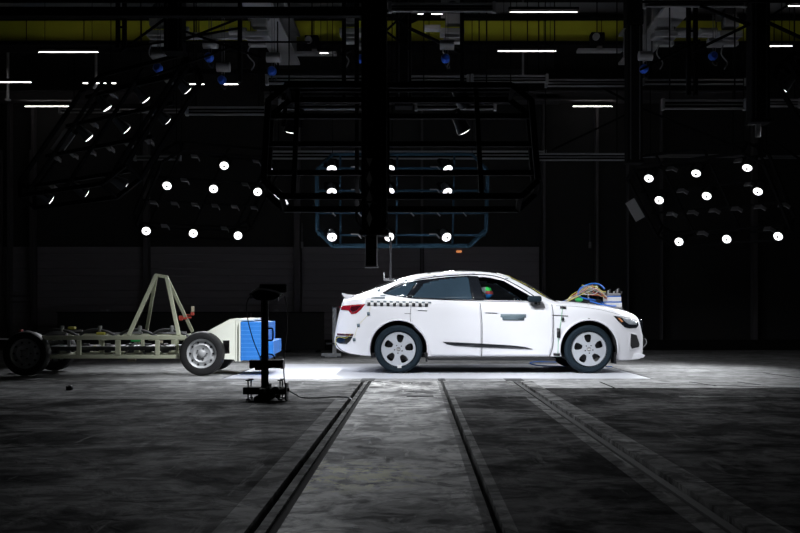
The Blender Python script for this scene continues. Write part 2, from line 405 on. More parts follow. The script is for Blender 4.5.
# wall crane rails / cable trays : long paired aluminium profiles
def rail_pair(px0, px1, py, Y, gap, label, mt='alu', th=.03, endbox=True):
    a = W(px0, py, Y); b_ = W(px1, py, Y); c = (a + b_) / 2
    t = thing('support_rail', label, 'rail', c, 0, 'horizontal support rails')
    L = b_.x - a.x; gp = gap * Y / F
    for s in (-1, 1): MB().box((0, 0, s * gp / 2), (L, .06, th), bev=.004).build('rail', M[mt], t)
    if gap > 5: MB().box((0, 0, 0), (L, .04, th * .5)).build('rail', M[mt], t)
    MB().box((0, .05, 0), (L, .04, gp)).build('backing', M['rig'], t)
    for s in (-1, 1): MB().box((s * L / 2, 0, 0), (.05, .1, gp + .06), bev=.005).build('end_clamp', M['bracket'], t)
    for s in (-.4, .4): MB().cyl((s * L, .1, 0), (s * L, .1, CEIL - c.z), .012, n=6).build('hanger', M['rig'], t)
for a in ((390, 494, 7.5, 14.5, 7, 'topmost paired rail right of the centre mast'), (280, 363, 105, 16, 8, 'paired rail behind the left of the centre lamp frame'), (416, 495, 105, 16, 8, 'paired rail behind the right of the centre lamp frame'),
          (187, 266, 111, 17.8, 7, 'paired rail over the left lamp frame'), (663, 745, 104.5, 16, 8, 'paired rail left of the rightmost hoist column'), (767, 800, 103, 16, 6, 'short paired rail at the right edge'),
          (537, 627, 157, 19, 6, 'low paired rail running to the right hoist column'), (267, 365, 80, 17, 7, 'paired rail above the centre lamp frame, left'), (398, 468, 80, 17, 7, 'paired rail above the centre lamp frame, middle'), (472, 547, 79, 17, 6, 'paired rail above the centre lamp frame, right'),
          (546, 640, 83, 18, 6, 'paired rail below the yellow girder on the right'), (643, 745, 82, 18, 4, 'thin paired rail left of the rightmost column'), (268, 365, 155, 19.6, 7, 'low paired rail behind the rear lamp frame, left'), (375, 545, 155, 19.6, 7, 'low paired rail behind the rear lamp frame, right'),
          (645, 745, 3, 14.5, 6, 'topmost paired rail on the right'), (641, 745, 156, 21.3, 2, 'thin low rail behind the right lamp frame'), (760, 840, 157, 21.3, 2, 'thin low rail at the right edge'), (60, 185, 111, 22, 3, 'thin low rail behind the upper left lamp frame'), (135, 180, 158, 20, 3, 'short thin rail over the left lamp frame')):
    rail_pair(a[0], a[1], a[2], a[3], a[4], 'black and grey ' + a[5])
for px0, px1, py, Y, nm in ((-40, 145, 97, 23.3, 'left'), (265, 560, 98, 23.3, 'centre'), (535, 760, 97, 23.3, 'right')):
    a = W(px0, py, Y); b_ = W(px1, py, Y)
    t = thing('wall_girder', 'dim grey girder along the back wall, ' + nm, 'girder', (a + b_) / 2)
    MB().box((0, 0, 0), (b_.x - a.x, .3, .16), bev=.01).build('web', M['column'], t)
    MB().box((0, 0, .1), (b_.x - a.x, .42, .03)).box((0, 0, -.1), (b_.x - a.x, .42, .03)).build('flange', M['column'], t)

# ================================================================= HOISTS, COLUMNS, TRUSSES
def column(px0, px1, py_end, Y, label, name='hoist_column', foot=True):
    a = W(px0, py_end, Y); b_ = W(px1, py_end, Y); ww = b_.x - a.x; L = CEIL - a.z
    t = thing(name, label, 'column', ((a.x + b_.x) / 2, Y, a.z), 0, 'telescopic hoist columns')
    h = L * .5
    MB().box((0, 0, h / 2 + .05), (ww, ww, h), bev=.012).build('inner_section', M['rig'], t)
    MB().box((0, 0, h + L * .25 + .04), (ww * 1.12, ww * 1.12, L * .5 - .08), bev=.012).build('outer_section', M['rig'], t)
    MB().box((0, 0, .03), (ww * 1.15, ww * 1.15, .06), bev=.01).build('foot_plate', M['rig'], t)
    g_ = MB()
    for s in (-1, 1): g_.box((s * ww * .3, -ww * .52, h / 2 + .05), (.02, .02, h))
    g_.build('guide_strip', M['dsteel'], t)
    return t
def beams(name, label, cat, Y, segs, wpx, mname='rig', joint=True, group=None, depth=0):
    """a truss in the vertical plane at distance Y: chords given in px"""
    pts = [(W(a[0], a[1], Y), W(b_[0], b_[1], Y)) for a, b_ in segs]
    o = sum((p + q for p, q in pts), Vector()) / (2 * len(pts)); t = thing(name, label, cat, o, 0, group)
    for i, (p, q) in enumerate(pts):
        horiz = abs(p.z - q.z) < .12
        ww = (wpx[i] if isinstance(wpx, (list, tuple)) else wpx) * Y / F
        MB().beam(p - o, q - o, ww, bev=.004).build('chord' if horiz else 'diagonal_brace', M[mname], t)
    if cat == 'bar':
        for s in (-1, 1): MB().cyl((s * .5, 0, 0), (s * .5, 0, CEIL - o.z), .01, n=6).build('hanger', M['rig'], t)
    return t

mast = column(362, 387, 236, 10.8, 'black telescopic mast with white arrow scale, in front of the centre lamp frame', 'scaled_mast')
mz = W(0, 236, 10.8).z
ar = []
for k, (py, up) in enumerate(((165, 0), (177, 1), (185, 0), (196, 1), (205, 0), (216, 1), (224, 0))):
    z = W(0, py, 10.8).z - mz; x = W(370, py, 10.8).x - mast.location.x; hh = .05
    tri = [(x - .035, z - hh if up else z + hh), (x + .035, z - hh if up else z + hh), (x, z + hh if up else z - hh)]
    MB().prism(tri, -.168, -.160).build('white_arrow', M['rigwhite'], mast)
lo = MB(); lo.box((-.035, 0, -.17), (.13, .16, .34), bev=.01).build('lower_tube', M['dsteel'], mast)
MB().box((-.035, 0, -.35), (.15, .18, .02)).build('end_cap', M['bracket'], mast)
MB().tube([(-.12, -.16, .05), (-.2, -.2, .2), (-.12, -.2, .35), (.08, -.2, .33), (.16, -.2, .15), (.08, -.18, 0)], .012).build('cable_loop', M['rubber'], mast)
column(396, 411.5, 108, 16.0, 'black telescopic hoist column right of the scaled mast, ending above the rear lamp frame')
column(166, 184, 54, 14.0, 'black telescopic hoist column over the left lamp frames')
column(626, 641, 164, 17.5, 'black telescopic hoist column ending above the right lamp frame')
cr = column(749, 767, 124, 14.5, 'rightmost black telescopic hoist column with a metal hook plate at its end')
MB().box((.0, 0, -.1), (.08, .05, .2), bev=.008).build('hook_plate', M['alu'], cr)
MB().box((-.1, 0, .0), (.1, .04, .03)).build('side_clamp', M['alu'], cr)
def thin_mast(pxs, py1, Y, label):
    xs = [W(p, py1, Y) for p in pxs]; o = sum(xs, Vector()) / len(xs)
    t = thing('hanger_mast', label, 'mast', o, 0, 'thin hanger masts')
    for p in xs: MB().box((p.x - o.x, 0, (CEIL - o.z) / 2), (4.0 * Y / F, .07, CEIL - o.z), bev=.006).build('post', M['rig'], t)
    if len(xs) > 1:
        for k in range(9): MB().box((0, 0, .1 + k * .24), (abs(xs[0].x - xs[1].x), .03, .03)).build('rung', M['rig'], t)
thin_mast((688.5, 695.5), 96, 15.5, 'thin twin-tube black mast at the upper right')
thin_mast((118, 124.5), 48, 15.5, 'short thin twin-tube black mast in front of the yellow girder, left')
thin_mast((240,), 82, 15, 'thin single black post left of the grey runway beam')
thin_mast((344,), 100, 15, 'thin single black post left of the scaled mast')
thin_mast((462,), 88, 15, 'thin single black post right of the centre columns')
thin_mast((357.0,), 210, 13.4, 'long thin single black post just behind the scaled mast')
for px, py, nm in ((8, 100, 'far left edge'), (96, 88, 'left of the upper left lamp frame'), (523, 80, 'right of centre under the girder')):
    p = W(px, py, 21.5); t = thing('drop_rod', 'thin dim grey drop rod, ' + nm, 'rod', p, 0, 'drop rods')
    MB().box((0, 0, (CEIL - p.z) / 2), (.045, .045, CEIL - p.z)).build('rod', M['crane'], t); MB().box((0, 0, 0), (.1, .1, .04)).build('foot', M['crane'], t)

beams('roof_truss', 'heavy black horizontal truss beam at the top left', 'truss', 13.0, [((-60, 12.5), (362, 12.5)), ((-60, 1), (362, 1))], [9, 3])
beams('roof_truss', 'grey-edged black truss beam just below the heavy top left beam', 'truss', 13.5, [((-60, 17.5), (335, 17.5))], [1.4], 'alu')
beams('roof_truss', 'black cross-braced truss around the left hoist column', 'truss', 14.0, [((120, 52), (166, 18)), ((128, 48), (240, 28)), ((184, 31), (262, 58)), ((184, 40), (240, 18)), ((140, 80), (240, 44)), ((184, 42), (310, 42))], [2.2, 2, 2.2, 2, 2, 1.6])
beams('roof_truss', 'black cross-braced truss around the centre hoist columns', 'truss', 15.8, [((411, 22), (440, 8)), ((411, 29), (462, 53)), ((340, 55), (365, 43)), ((387, 30), (411, 8)), ((387, 10), (411, 30)), ((387, 32), (411, 50))], [3, 3, 2.5, 2, 2, 2])
beams('roof_truss', 'black cross-braced truss around the rightmost hoist column', 'truss', 14.3, [((700, 6), (750, 25)), ((692, 52), (750, 24)), ((767, 22), (810, 42)), ((767, 18), (790, 4)), ((640, 70), (700, 40)), ((640, 2), (830, 1.5))], [3, 2.6, 3, 2, 2, 2])
beams('roof_truss', 'thin dark bracing on the back right, behind the hoist column', 'truss', 20, [((552, 150), (640, 108)), ((640, 108), (745, 150)), ((570, 70), (640, 108)), ((772, 140), (830, 180))], 2)
beams('roof_truss', 'black cross girder under the yellow girder', 'truss', 18.6, [((190, 72), (520, 72)), ((270, 93), (520, 93))], [5, 6])

def hoist(px, py, Y, label, s=1.0):
    p = W(px, py, Y); t = thing('chain_hoist', label, 'hoist', p, 0, 'blue chain hoists')
    MB().cyl((-.09 * s, 0, .22 * s), (.14 * s, 0, .22 * s), .08 * s, n=20).build('motor', M['crane'], t, smooth=True)
    MB().lathe([(.0, -.09), (.05, -.085), (.075, -.03), (.075, .03), (.05, .085), (0, .09)], (0, 0, 0.0), 'Y', 20).build('hook_block', M['hook'], t, smooth=True)
    MB().tube([(0, 0, -.06), (0, 0, -.12), (.05, 0, -.16), (.07, 0, -.11)], .012).build('hook', M['dsteel'], t, smooth=True)
    MB().cyl((0, 0, .05), (0, 0, 1.3), .007, n=6).cyl((.04, 0, .05), (.04, 0, 1.3), .007, n=6).build('chain', M['bracket'], t)
for a in ((209, 57.5, 15, 'blue-hooked chain hoist above the left lamp frames, nearest the left column'), (158, 68, 15.2, 'blue-hooked chain hoist left of the left column'), (222, 80, 16.5, 'low blue-hooked chain hoist over the left lamp frame'), (272, 71, 15.5, 'blue-hooked chain hoist beside the left runway beam'),
          (361.5, 59, 15.5, 'blue-hooked chain hoist left of the centre mast'), (445.5, 58.5, 15.5, 'blue-hooked chain hoist right of the centre columns'), (644, 69, 16, 'blue-hooked chain hoist right of the right hoist column'), (713, 56, 16, 'blue-hooked chain hoist beside the twin-tube mast')):
    hoist(*a)

def trolley(px, py, Y, label, flip=1):
    p = W(px, py, Y); t = thing('hoist_trolley', label, 'trolley', p, 0, 'grey hoist trolleys')
    MB().box((0, 0, 0), (.42, .3, .10), bev=.015).build('frame', M['crane'], t)
    MB().box((.03 * flip, -.02, .22), (.26, .22, .18), bev=.02).build('gearbox', M['crane'], t)
    MB().cyl((0, -.16, .42), (0, .16, .42), .09, n=24).build('wheel', M['dsteel'], t, smooth=True)
    MB().box((0, .1, .46), (.38, .05, .34), bev=.01).box((0, .1, .68), (.5, .3, .04)).build('side_plate', M['crane'], t)
    MB().cyl((-.5 * flip, 0, .08), (-.2 * flip, 0, .08), .065, n=16).build('drive_shaft', M['crane'], t, smooth=True)
    MB().box((0, -.05, -.16), (.3, .16, .07), bev=.01).build('lower_clamp', M['crane'], t)
    MB().tube([(-.1, -.1, -.15), (-.16, -.12, -.35), (-.05, -.1, -.5), (-.1, -.1, -.62)], .012).build('cable', M['bracket'], t)
for a in ((352, 33, 16.5, 'grey hoist trolley left of the scaled mast', -1), (452, 33, 16.5, 'grey hoist trolley right of the centre columns', 1), (160, 35, 16.5, 'grey hoist trolley beside the left hoist column', -1), (258, 36, 16.5, 'grey hoist trolley under the left runway beam', 1),
          (664, 36, 17.0, 'grey hoist trolley under the right runway beam', -1), (728, 36, 17.0, 'grey hoist trolley right of the twin-tube mast', 1)):
    trolley(*a)
beams('spreader_bar', 'dim grey horizontal spreader bar between the left trolleys', 'bar', 16.8, [((183, 36), (262, 36))], 6, 'crane')
beams('spreader_bar', 'dim grey horizontal spreader bar between the right trolleys', 'bar', 17.4, [((662, 34), (742, 34))], 6, 'crane')
for px, py, Y, nm in ((312, 43, 19.3, 'left of the centre mast'), (597, 40, 19.3, 'left of the right runway beam')):
    p = W(px, py, Y); t = thing('motor_unit', 'small dark motor unit before the yellow girder, ' + nm, 'motor', p, 0, 'dark motor units')
    MB().box((0, 0, 0), (.28, .25, .26), bev=.02).build('casing', M['rig'], t)
    MB().box((.05, 0, -.22), (.9, .2, .05)).box((.05, 0, -.17), (.1, .1, .1)).build('bracket', M['crane'], t); MB().cyl((0, 0, .12), (0, 0, CEIL - p.z), .012, n=6).build('hanger', M['rig'], t); MB().cyl((-.05, -.2, .02), (-.05, -.12, .02), .07, n=20).build('fan_cover', M['crane'], t)

# ================================================================= FLOODLIGHT FRAMES
AIMZ = .6
def floodlight(p, aim, label, group, watt, spread=58, lit=True, r=.088):
    t = bpy.data.objects.new('floodlight', None); t.empty_display_size = .1; COL.objects.link(t)
    t.location = p; d = (Vector(aim) - Vector(p)).normalized(); t.rotation_euler = d.to_track_quat('-Z', 'Y').to_euler()
    tag(t, label, 'floodlight', group)
    MB().lathe([(0, .24), (.05, .24), (.062, .2), (.07, .12), (r * .95, .07), (r * 1.08, .0), (r * 1.08, -.012), (r * 1.0, -.012), (r * .98, .01), (0, .01)], axis='Z', n=28).build('housing', M['lamp_body'], t, smooth=True)
    ln = MB().lathe([(r * .97, 0), (r * .9, -.016), (r * .6, -.026), (r * .2, -.031), (0, -.032)], axis='Z', n=28).build('lens', M['lampglow'], t, smooth=True)
    ln.visible_shadow = True
    MB().cyl((0, 0, -.03), (0, 0, -.042), .022, n=12).build('lens_centre', M['rig'], t)
    MB().beam((-r * 1.25, 0, .05), (-r * 1.25, 0, .28), .012, .05).beam((r * 1.25, 0, .05), (r * 1.25, 0, .28), .012, .05).beam((-r * 1.25, 0, .28), (r * 1.25, 0, .28), .05, .012).build('yoke', M['rig'], t)
    L = bpy.data.lights.new('floodlight_beam', 'SPOT'); L.energy = watt * FLOOD; L.spot_size = R(spread); L.spot_blend = 1.0
    L.shadow_soft_size = .09; L.color = (.93, .96, 1.0)
    lo = bpy.data.objects.new('floodlight_beam', L); link(lo, t); lo.location = (0, 0, -.075)
    return t
ROWS = ['top row', 'second row', 'third row', 'bottom row']; COLS = ['left', 'middle', 'right']
def lamp_frame(TL, TR, BL, BR, name_word, label, ml, mr, mt, mb, lit, aimf, watt, mname='rig', flipn=-1, layers=True, bars=(), ups=(), spread=58, cham=.3, brk=True, thick=.05):
    TL, TR, BL, BR = map(Vector, (TL, TR, BL, BR))
    o = (TL + TR + BL + BR) / 4
    t = thing('lighting_frame', label, 'lighting frame', o, 0, 'octagonal lighting frames')
    e = (TR - TL).normalized(); d = ((BL - TL) + (BR - TR)); d = (d - e * d.dot(e)).normalized()
    nrm = e.cross(d).normalized() * flipn        # towards the lamps' lit side
    Wd = (TR - TL).length; Hd = ((BL - TL).length + (BR - TR).length) / 2
    def g_(u, v): return (TL * (1 - u) + TR * u) * (1 - v) + (BL * (1 - u) + BR * u) * v
    x0, x1 = -ml, Wd + mr; y0, y1 = -mt, Hd + mb
    base = TL
    skew = ((BL - TL).dot(e) + (BR - TR).dot(e)) / 2 / Hd
    def q(x, y, back=0): return base + e * (x + skew * y) + d * y - nrm * back - o
    c = cham
    for off in ((.12, .42) if layers else (.12,)):
        loop = [(x0 + c, y0), (x1 - c, y0), (x1, y0 + c), (x1, y1 - c), (x1 - c, y1), (x0 + c, y1), (x0, y1 - c), (x0, y0 + c)]
        mbz = MB()
        for i in range(8): mbz.beam(q(*loop[i], off), q(*loop[(i + 1) % 8], off), thick, bev=.004)
        mbz.build('outer_ring', M[mname], t)
    if layers:
        for (x, y) in ((x0 + c, y0), (x1 - c, y0), (x1, y1 - c), (x0, y1 - c), (x1 - c, y1), (x0 + c, y1)):
            MB().beam(q(x, y, .12), q(x, y, .42), thick * .8).build('spacer', M[mname], t)
    for v in (0, 1 / 3, 2 / 3, 1): MB().beam(q(x0, Hd * v, .3), q(x1, Hd * v, .3), thick * .9, bev=.003).build('crossbar', M[mname], t)
    for u in (.0, .5, 1): MB().beam(q(Wd * u + .13, y0, .36), q(Wd * u + .13, y1, .36), thick * .8, bev=.003).build('upright', M[mname], t)
    for (x, y) in ((x0 + c, y0), (x1 - c, y0)):
        a = q(x, y, .2); MB().cyl(a, Vector((a.x, a.y, CEIL - o.z)), .007, n=6).build('suspension_cable', M['rig'], t)
    # empty lamp brackets
    if brk:
        for r_ in range(4):
            for k in range(6):
                u = k * .2 * 1.15 - .07
                x = Wd * u; y = Hd * r_ / 3
                if r_ != 2 and (abs(u) < .13 or abs(u - .5) < .13 or abs(u - 1) < .13): continue
                bb = MB(); a = q(x, y - .03, .2); b_ = q(x + .13, y - .03, .2); c_ = q(x + .2, y + .05, .2)
                bb.beam(a, b_, .02, .10, up=nrm); bb.beam(b_, c_, .02, .08, up=nrm); bb.build('empty_bracket', M['bracket'], t)
    for r_, cc in lit:
        p = g_(cc / 2, r_ / 3)
        floodlight(p, aimf(cc, r_), 'lit round floodlight, %s %s of the %s' % (ROWS[r_], COLS[cc], name_word), 'floodlights on the ' + name_word, watt, spread)
    return t, q, (x0, x1, y0, y1)

allrows = [(r_, c_) for r_ in (0, 1, 3) for c_ in (0, 1, 2)]
# right array
lamp_frame(W(648.9, 178.3, 18.7), W(747.3, 167.6, 17.3), W(679, 241.7, 19.58), W(778.2, 236.2, 18.18), 'right lighting frame',
           'tilted black octagonal lighting frame hanging at right with nine lit lamps', .55, .25, .25, .22, allrows, lambda c_, r_: (2.8 + c_ * .7, 15.0, 0), 130, spread=62)
# left array
lamp_frame(W(178, 162, 18.7), W(268, 169, 19.7), W(146.2, 231, 19.6), W(238, 235.6, 20.6), 'left rear lighting frame',
           'tilted black octagonal lighting frame above the trolley with eight lit lamps', .25, .35, .2, .2, [x for x in allrows if x != (0, 0)], lambda c_, r_: (-4.4 + c_ * 1.3, 13.2, 0), 170, spread=66)
# rear centre array (blue grey frame)
rf, q, ext = lamp_frame(W(331.7, 169, 17.4), W(447.8, 169, 17.4), W(332, 237, 17.65), W(446.5, 237, 17.65), 'rear centre lighting frame',
           'blue-grey octagonal lighting frame with lit lamps hanging behind the car', .3, .75, .26, .2, allrows, lambda c_, r_: (-.9 + c_ * 1.4, 14.0, 0), 240, spread=66, mname='rigblue', layers=True, thick=.045)
# near centre array, lamps face away from the camera onto the near side of the car
lamp_frame(W(291, 104, 12.2), W(464, 104, 12.2), W(291, 186, 11.7), W(464, 186, 11.7), 'front centre lighting frame',
           'large black octagonal lighting frame in front of the centre, lamps turned to the car', .22, .80, -.03, .40, [(0, 0), (1, 0), (0, 1), (1, 1), (0, 2), (1, 2)], lambda c_, r_: ((-2.5, .6, 3.0)[c_] * (.85 if r_ else 1), (14.2, 15, 15)[c_] if r_ == 0 else 13.1, .5 if r_ == 0 else 0), 520, flipn=1, brk=False, spread=68, thick=.07, cham=.22)
# near left array
lamp_frame(W(107, 108, 15.8), W(187, 90, 14.6), W(50, 200, 15.0), W(124, 185, 13.8), 'left front lighting frame',
           'steeply tilted black lighting frame at the upper left with crescent-lit lamps', .2, .45, .3, .3, allrows, lambda c_, r_: (-2.0 + c_ * 1.2, 17.3, 0), 150, flipn=1, spread=60, thick=.06)
# near right array, mostly beyond the frame edge
lamp_frame(W(783, 88, 14.6), W(863, 106, 15.8), W(846, 185, 13.8), W(920, 200, 15.0), 'right front lighting frame',
           'black lighting frame cut off by the right edge of the picture', .35, .5, .3, .25, allrows, lambda c_, r_: (2.4 + c_ * .7, 16.5, .3), 120, flipn=1, spread=60, thick=.06)
# mirrors / reflector plates hung on the frames
for px, py, Y, nm in ((280, 200, 12.3, 'grey square plate on the lower left corner of the front centre lighting frame'), (635, 210, 18.6, 'grey plate on the left edge of the right lighting frame'), (63, 142, 15.4, 'grey plate on the left edge of the left front lighting frame')):
    o = MB().box((0, 0, 0), (.14 if Y < 13 else .2, .02, .2 if Y < 13 else .42), rot=Matrix.Rotation(R(-30), 3, 'Y') if Y != 15.4 else Matrix.Rotation(R(35), 3, 'Y'), bev=.004).build('reflector_plate', M['grey'], loc=W(px, py, Y))
    MB().cyl((0, .01, 0), (0, .1, .0), .02, n=10).build('clamp', M['rig'], o)
    tag(o, nm, 'plate', 'reflector plates')

# ================================================================= THE CAR
CY = 15.57
car = thing('crash_test_car', 'white sloping-roof SUV car with checker marker strip and cables, standing on the bright floor', 'car', (0, CY, 0))
def interp(tab, x):
    xs = [p[0] for p in tab]
    if x <= xs[0]: return tab[0][1]
    if x >= xs[-1]: return tab[-1][1]
    i = bisect_right(xs, x) - 1
    # monotone cubic (Fritsch-Carlson)
    def sl(j): return (tab[j + 1][1] - tab[j][1]) / (tab[j + 1][0] - tab[j][0])
    def tan(j):
        if j == 0: return sl(0)
        if j == len(tab) - 1: return sl(len(tab) - 2)
        a, b_ = sl(j - 1), sl(j)
        return 0 if a * b_ <= 0 else 2 * a * b_ / (a + b_)
    h = tab[i + 1][0] - tab[i][0]; t = (x - tab[i][0]) / h; m0, m1 = tan(i) * h, tan(i + 1) * h
    return (2 * t**3 - 3 * t**2 + 1) * tab[i][1] + (t**3 - 2 * t**2 + t) * m0 + (-2 * t**3 + 3 * t**2) * tab[i + 1][1] + (t**3 - t**2) * m1
X0, X1 = -1.265, 3.59
Wt = [(-1.265, .66), (-1.245, .72), (-1.21, .78), (-1.14, .84), (-1.02, .90), (-.8, .945), (-.4, .965), (.4, .96), (1.5, .955), (2.6, .965), (3.0, .955), (3.25, .91), (3.42, .83), (3.52, .74), (3.59, .60)]
Z8 = [(-1.265, .60), (-1.255, .66), (-1.22, .82), (-1.19, .96), (-1.165, 1.03), (-1.135, 1.10), (-1.12, 1.175), (-1.05, 1.20), (-.95, 1.225), (-.584, 1.365), (-.256, 1.487), (.04, 1.562), (.43, 1.605), (.94, 1.617), (1.27, 1.595), (1.47, 1.545), (1.82, 1.368), (2.12, 1.175), (2.24, 1.125), (2.45, 1.105), (2.8, 1.068), (3.17, 1.0), (3.42, .925), (3.52, .85), (3.56, .76), (3.59, .64)]
ZB = [(-1.265, .45), (-1.22, .37), (-1.05, .30), (-.72, .262), (0, .25), (2.6, .25), (2.95, .225), (3.15, .20), (3.5, .20), (3.59, .26)]
Z5 = [(-1.265, .57), (-1.22, .78), (-1.165, .99), (-1.11, 1.12), (-.9, 1.15), (-.5, 1.185), (-.1, 1.18), (.5, 1.15), (1.2, 1.135), (1.9, 1.105), (2.2, 1.07), (2.6, 1.035), (3.0, .985), (3.3, .90), (3.5, .78), (3.59, .60)]
# z6 drop below centreline, y6 fraction
D6 = [(-1.265, .012), (-1.18, .02), (-.9, .03), (-.3, .05), (.5, .05), (1.3, .055), (1.9, .06), (2.2, .03), (2.6, .015), (3.59, .015)]
Y6 = [(-1.265, .80), (-1.1, .76), (-.7, .66), (-.2, .60), (1.3, .60), (1.8, .66), (2.2, .76), (2.7, .78), (3.59, .80)]
Z4 = [(-1.265, .54), (-1.21, .72), (-1.155, .92), (-1.06, 1.0), (-.5, 1.01), (.5, .985), (2.0, .96), (2.6, .94), (3.0, .90), (3.3, .83), (3.5, .72), (3.59, .57)]
Z3 = [(-1.265, .50), (-1.21, .60), (-1.1, .72), (3.2, .70), (3.5, .60), (3.59, .50)]
_sec = {}
def section(x):
    k = round(x, 4)
    if k in _sec: return _sec[k]
    w_ = interp(Wt, x); z8 = interp(Z8, x); zb = interp(ZB, x); z5 = min(interp(Z5, x), z8 - .02); z6 = max(z8 - interp(D6, x), z5 + .008)
    z4 = min(interp(Z4, x), z5 - .02); z3 = min(interp(Z3, x), z4 - .03); z2 = zb + (z3 - zb) * .45; y6 = interp(Y6, x)
    cabin = max(0, min(1, (z8 - z5) / .3))
    P = [(w_ * .80, zb), (w_ * .955, zb + .012), (w_ * .985, z2), (w_, z3), (w_ * .985, z4), (w_ * (.935 - .0 * cabin), z5), (w_ * y6, z6), (w_ * y6 * .5, z8 - interp(D6, x) * .22), (0, z8)]
    out = []; SUB = 6
    for i in range(8):
        g = lambda j: Vector(P[min(max(j, 0), 8)]) if j <= 8 else Vector((-P[7][0], P[7][1]))
        p0, p1, p2, p3 = g(i - 1), g(i), g(i + 1), g(i + 2)
        if i == 7: p3 = Vector((-P[7][0], P[7][1]))
        if i == 5 or i == 0: # fairly straight window plane
            for s in range(SUB):
                t = s / SUB; v = p1.lerp(p2, t)
                if i == 5: v += Vector((1, 0)) * .035 * cabin * math.sin(PI * t)
                out.append((v.x, v.y))
            continue
        for s in range(SUB):
            t = s / SUB
            m1 = (p2 - p0) * .5 if i not in (6,) else (p2 - p1)
            m2 = (p3 - p1) * .5 if i not in (4,) else (p2 - p1)
            if i == 1: m1 = (p2 - p1)
            h = (2*t**3 - 3*t**2 + 1) * p1 + (t**3 - 2*t**2 + t) * m1 + (-2*t**3 + 3*t**2) * p2 + (t**3 - t**2) * m2
            out.append((h.x, h.y))
    out.append((0, z8)); _sec[k] = out; return out
def ys(x, z):
    s = section(min(max(x, X0 + .001), X1 - .001))
    zs = s[6:]
    if z <= zs[0][1]: return zs[0][0]
    for i in range(len(zs) - 1):
        if zs[i][1] <= z <= zs[i + 1][1]:
            t = (z - zs[i][1]) / max(1e-9, zs[i + 1][1] - zs[i][1]); return zs[i][0] * (1 - t) + zs[i + 1][0] * t
    return zs[-1][0]
def topz(x, y):
    s = section(x)
    for i in range(len(s) - 1, 24, -1):
        if s[i][0] <= y <= s[i - 1][0]:
            t = (y - s[i][0]) / max(1e-9, s[i - 1][0] - s[i][0]); return s[i][1] * (1 - t) + s[i - 1][1] * t
    return s[30][1]
def cp(px, py, off=0):
    """photo pixel -> (x, z) on the near flank of the car"""
    y = .93
    for _ in range(8):
        Y = CY - y - off; x = (px - VX) * Y / F; z = H + (VY - py) * Y / F
        y = .5 * y + .5 * ys(x, min(z, interp(Z8, x)))
    return x, z
# body shell
st = []
x = X0
while x < X1:
    st.append(x); e = min(x - X0, X1 - x); x += .007 if e < .06 else .014 if e < .15 else .03 if e < .5 else .04
st.append(X1)
bm = bmesh.new(); rings = []
for x in st:
    s = section(x); pr = [(-y, z) for y, z in s] + [(y, z) for y, z in reversed(s[:-1])]
    rings.append([bm.verts.new((x, y, z)) for y, z in pr])
nn = len(rings[0])
for i in range(len(rings) - 1):
    for k in range(nn): bm.faces.new((rings[i][k], rings[i][(k + 1) % nn], rings[i + 1][(k + 1) % nn], rings[i + 1][k]))
bm.faces.new(rings[0]); bm.faces.new(list(reversed(rings[-1])))
bmesh.ops.recalc_face_normals(bm, faces=bm.faces)
me = bpy.data.meshes.new('body'); bm.to_mesh(me); bm.free(); me.materials.append(M['paint']); me.materials.append(M['inner'])
body = link(bpy.data.objects.new('body', me), car)
sd = body.modifiers.new('s', 'SOLIDIFY'); sd.thickness = .02; sd.offset = -1; sd.material_offset = 1; sd.use_rim = False
apply_mods(body)
WR, FX = .374, 2.68; RX = -.254
def arch_cut(cx, r, y0, y1, z=.374):
    return MB().cyl((cx, y0, z), (cx, y1, z), r, n=64).build('cut', M['inner'], car)
fw = [(477.5, 277.2), (483, 276.8), (490, 277.6), (504, 281), (520, 290), (530.5, 296), (537, 301.3), (520, 300.9), (500, 300.4), (482.5, 300)]
fwx = [cp(*p) for p in fw]
cuts = [MB().prism(fwx, -1.2, 1.2).build('cut', M['inner'], car)]
for cx in (RX, FX):
    cuts.append(arch_cut(cx, .438, -1.3, -.6)); cuts.append(arch_cut(cx, .438, .6, 1.3))
for c_ in cuts: c_.data.materials.append(M['inner'])
bool_diff(body, cuts)
body.data.polygons.foreach_set('use_smooth', [True] * len(body.data.polygons)); body.data.set_sharp_from_angle(angle=R(35))

